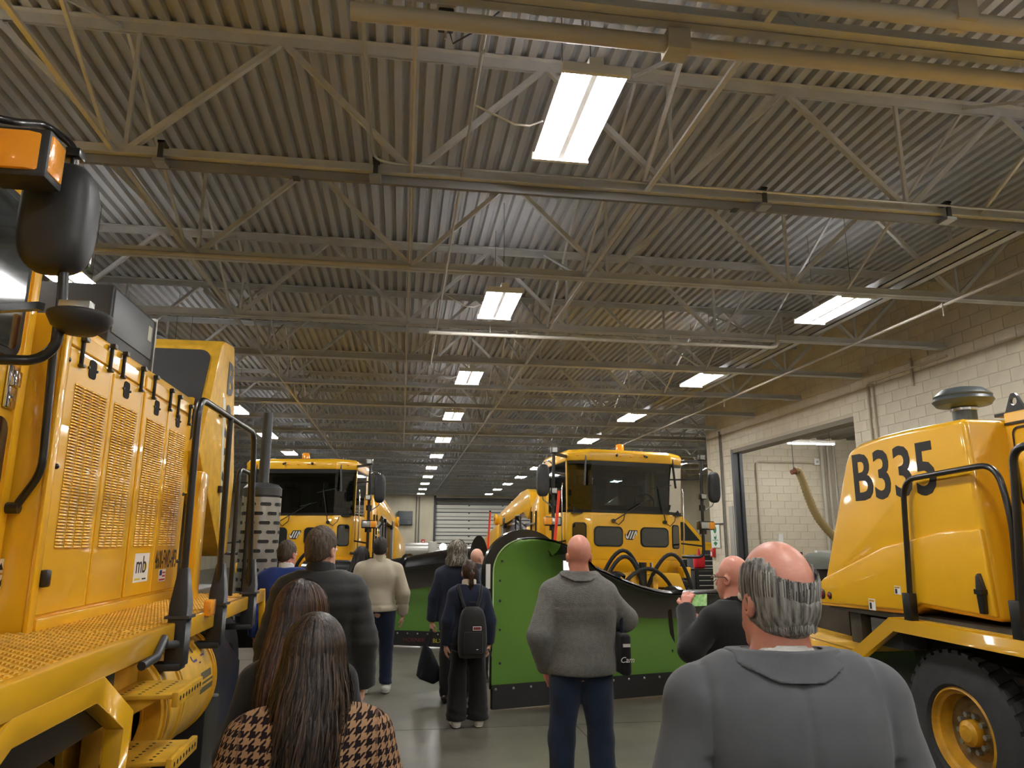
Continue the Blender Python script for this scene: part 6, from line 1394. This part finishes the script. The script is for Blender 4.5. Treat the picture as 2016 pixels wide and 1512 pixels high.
# ------------------------------------------------------------------ things they carry
def phone(label, T_, J, s, hand, off, ax, scr):
    wv = np.array(J[hand][2], float); c = np.array(W(T_, wv+np.array(off), s)); R = np.array(ROOTM[T_.name].to_3x3()); A = [R@np.array(v, float) for v in ax]; A = [v/np.linalg.norm(v) for v in A]
    t = thing('smartphone', label, 'phone', tuple(c)); MB().cbox(c, (.15, .009, .074), A).build('case', BLK, t, bevel=.003); MB().cbox(c-A[1]*.0052, (.142, .001, .068), A).build('screen', scr, t)
    MB().cbox(c+A[1]*.006-A[0]*.05+A[2]*.02, (.03, .004, .03), A).build('camera_bump', DKGR, t)
SCR = mat('phone_screen_green', rgb(90, 150, 70), .3, emit=.5, var=.9, vscale=30, col2=rgb(235, 215, 220)); SCRW = mat('phone_screen_pale', rgb(225, 215, 222), .3, emit=.6)
phone('phone with a pale screen held by the man in the grey fleece', P10, J10, s10, 'R', (-.095, .075, .085), ((1, .1, 0), (0, 1, 0), (0, 0, 1)), SCRW)
phone('phone showing a green picture held by the man in glasses', P11, J11, s11, 'L', (.135, .05, .045), ((1, .0, 0), (0, 1, .1), (0, -.1, 1)), SCR)
# shoulder bag of the fleece man
c = np.array(W(P10, (.275, -.0, 1.0), s10))
t = thing('shoulder_bag', 'narrow black sling bag with white lettering at the side of the fleece jacket', 'bag', tuple(c))
MB().cbox(c, (.07, .2, .26), ((1, 0, 0), (0, 1, 0), (0, 0, 1))).build('pouch', BLKF, t, bevel=.025, seg=3); MB().tube([c+np.array((0, 0, .12)), c+np.array((-.0, .0, .22)), c+np.array((-.03, .02, .33))], .014, 8).build('strap', NAVYJ, t)
text_on('lettering', 'Cam', .05, tuple(c+np.array((.0, -.102, -.03))), (1, 0, 0), (0, 0, 1), WHT, t, shear=.3); MB().cbox(c+np.array((0, -.101, .06)), (.05, .004, .02)).build('logo', WHT, t)
# drawstring bag
wq = np.array(W(P7, J7['L'][2], s7)); hz_ = wq+np.array((0, .01, -.09))
t = thing('drawstring_bag', 'black drawstring tote hanging from the hand of the person in the navy blazer', 'bag', tuple(hz_-np.array((.05, 0, .5))))
b0 = hz_+np.array((-.07, 0, -.42)); lv = [(.02, .02, .24), (.06, .045, .18), (.11, .06, .05), (.15, .065, -.08), (.145, .06, -.12), (.02, .03, -.17)]
Gd = [[(b0[0]+.02*k+a_*math.cos(2*PI*j/20)*(1.0 if k < 4 else .9), b0[1]+b_*math.sin(2*PI*j/20), b0[2]+z_+(.02*math.sin(3*2*PI*j/20) if k in (1, 2) else 0)) for j in range(21)] for k, (a_, b_, z_) in enumerate(lv)]
MB().grid(Gd).build('sack', fabric('tote_black', rgb(26, 30, 36)), t, smooth=60); 
for dx in (-.02, .02): MB().tube([hz_+np.array((0, 0, .02)), hz_+np.array((dx-.02, 0, -.08)), b0+np.array((.03+dx, 0, .24))], .006, 6).build('cord', RUB, t)
# backpack
t = thing('backpack', 'black backpack with a small printed patch on the navy jacket', 'backpack', tuple(np.array(W(P8, (0, -.25, .75), s8))))
R8 = ROOTM[P8.name]
def bp(mb, name, mt, parent=t, **k):
    me = mb.mesh(name, mt, **k); me.transform(Matrix.Scale(s8, 4)); me.transform(R8); return link(name, me, parent)
Gd = []
for z_, wx, dp in ((.74, .10, .02), (.75, .135, .07), (.80, .15, .105), (.92, .155, .115), (1.05, .15, .11), (1.16, .135, .095), (1.23, .11, .07), (1.265, .07, .03), (1.27, .02, .01)):
    Gd.append([(math.copysign(abs(math.cos(2*PI*j/28))**.5, math.cos(2*PI*j/28))*wx+.01, -.27+math.copysign(abs(math.sin(2*PI*j/28))**.6, math.sin(2*PI*j/28))*dp, z_) for j in range(29)])
main = bp(MB().grid(Gd), 'main_bag', fabric('backpack_nylon', rgb(32, 32, 32), rough=.7), smooth=60)
bp(MB().box(-.09, .11, -.395, -.37, .80, 1.02), 'front_pocket', fabric('backpack_nylon', rgb(32, 32, 32)), main, bevel=.012); pt = bp(MB().box(.0, .09, -.398, -.394, 1.035, 1.075), 'patch', WHT, main); bp(MB().box(.005, .085, -.3995, -.398, 1.04, 1.07), 'patch_print', mat('patch_print', rgb(150, 40, 40), .6, var=.9, vscale=60, col2=rgb(30, 30, 30)), main); bp(MB().box(.04, .06, -.398, -.394, .84, .846), 'tag', WHT, main)
for q_ in (-1, 1): bp(MB().tube([(q_*.06, -.2, 1.22), (q_*.105, -.17, 1.36), (q_*.13, -.075, 1.475), (q_*.135, .03, 1.46), (q_*.14, .1, 1.36)], .017, 8), 'shoulder_strap', fabric('backpack_nylon', rgb(32, 32, 32)), main, smooth=50); bp(MB().tube([(q_*.15, -.24, .8), (q_*.2, -.2, .82), (q_*.23, -.22, .72)], .008, 6), 'strap_end', RUB, main)
bp(MB().tube([(-.03, -.24, 1.26), (-.03, -.25, 1.31), (.05, -.25, 1.31), (.05, -.24, 1.26)], .008, 6), 'grab_loop', RUB, main)
text_on('patch_lettering', 'TOW', .026, tuple(np.array(W(P8, (.045, -.401, 1.055), s8))), (1, 0, 0), (0, 0, 1), INK, pt) if False else None
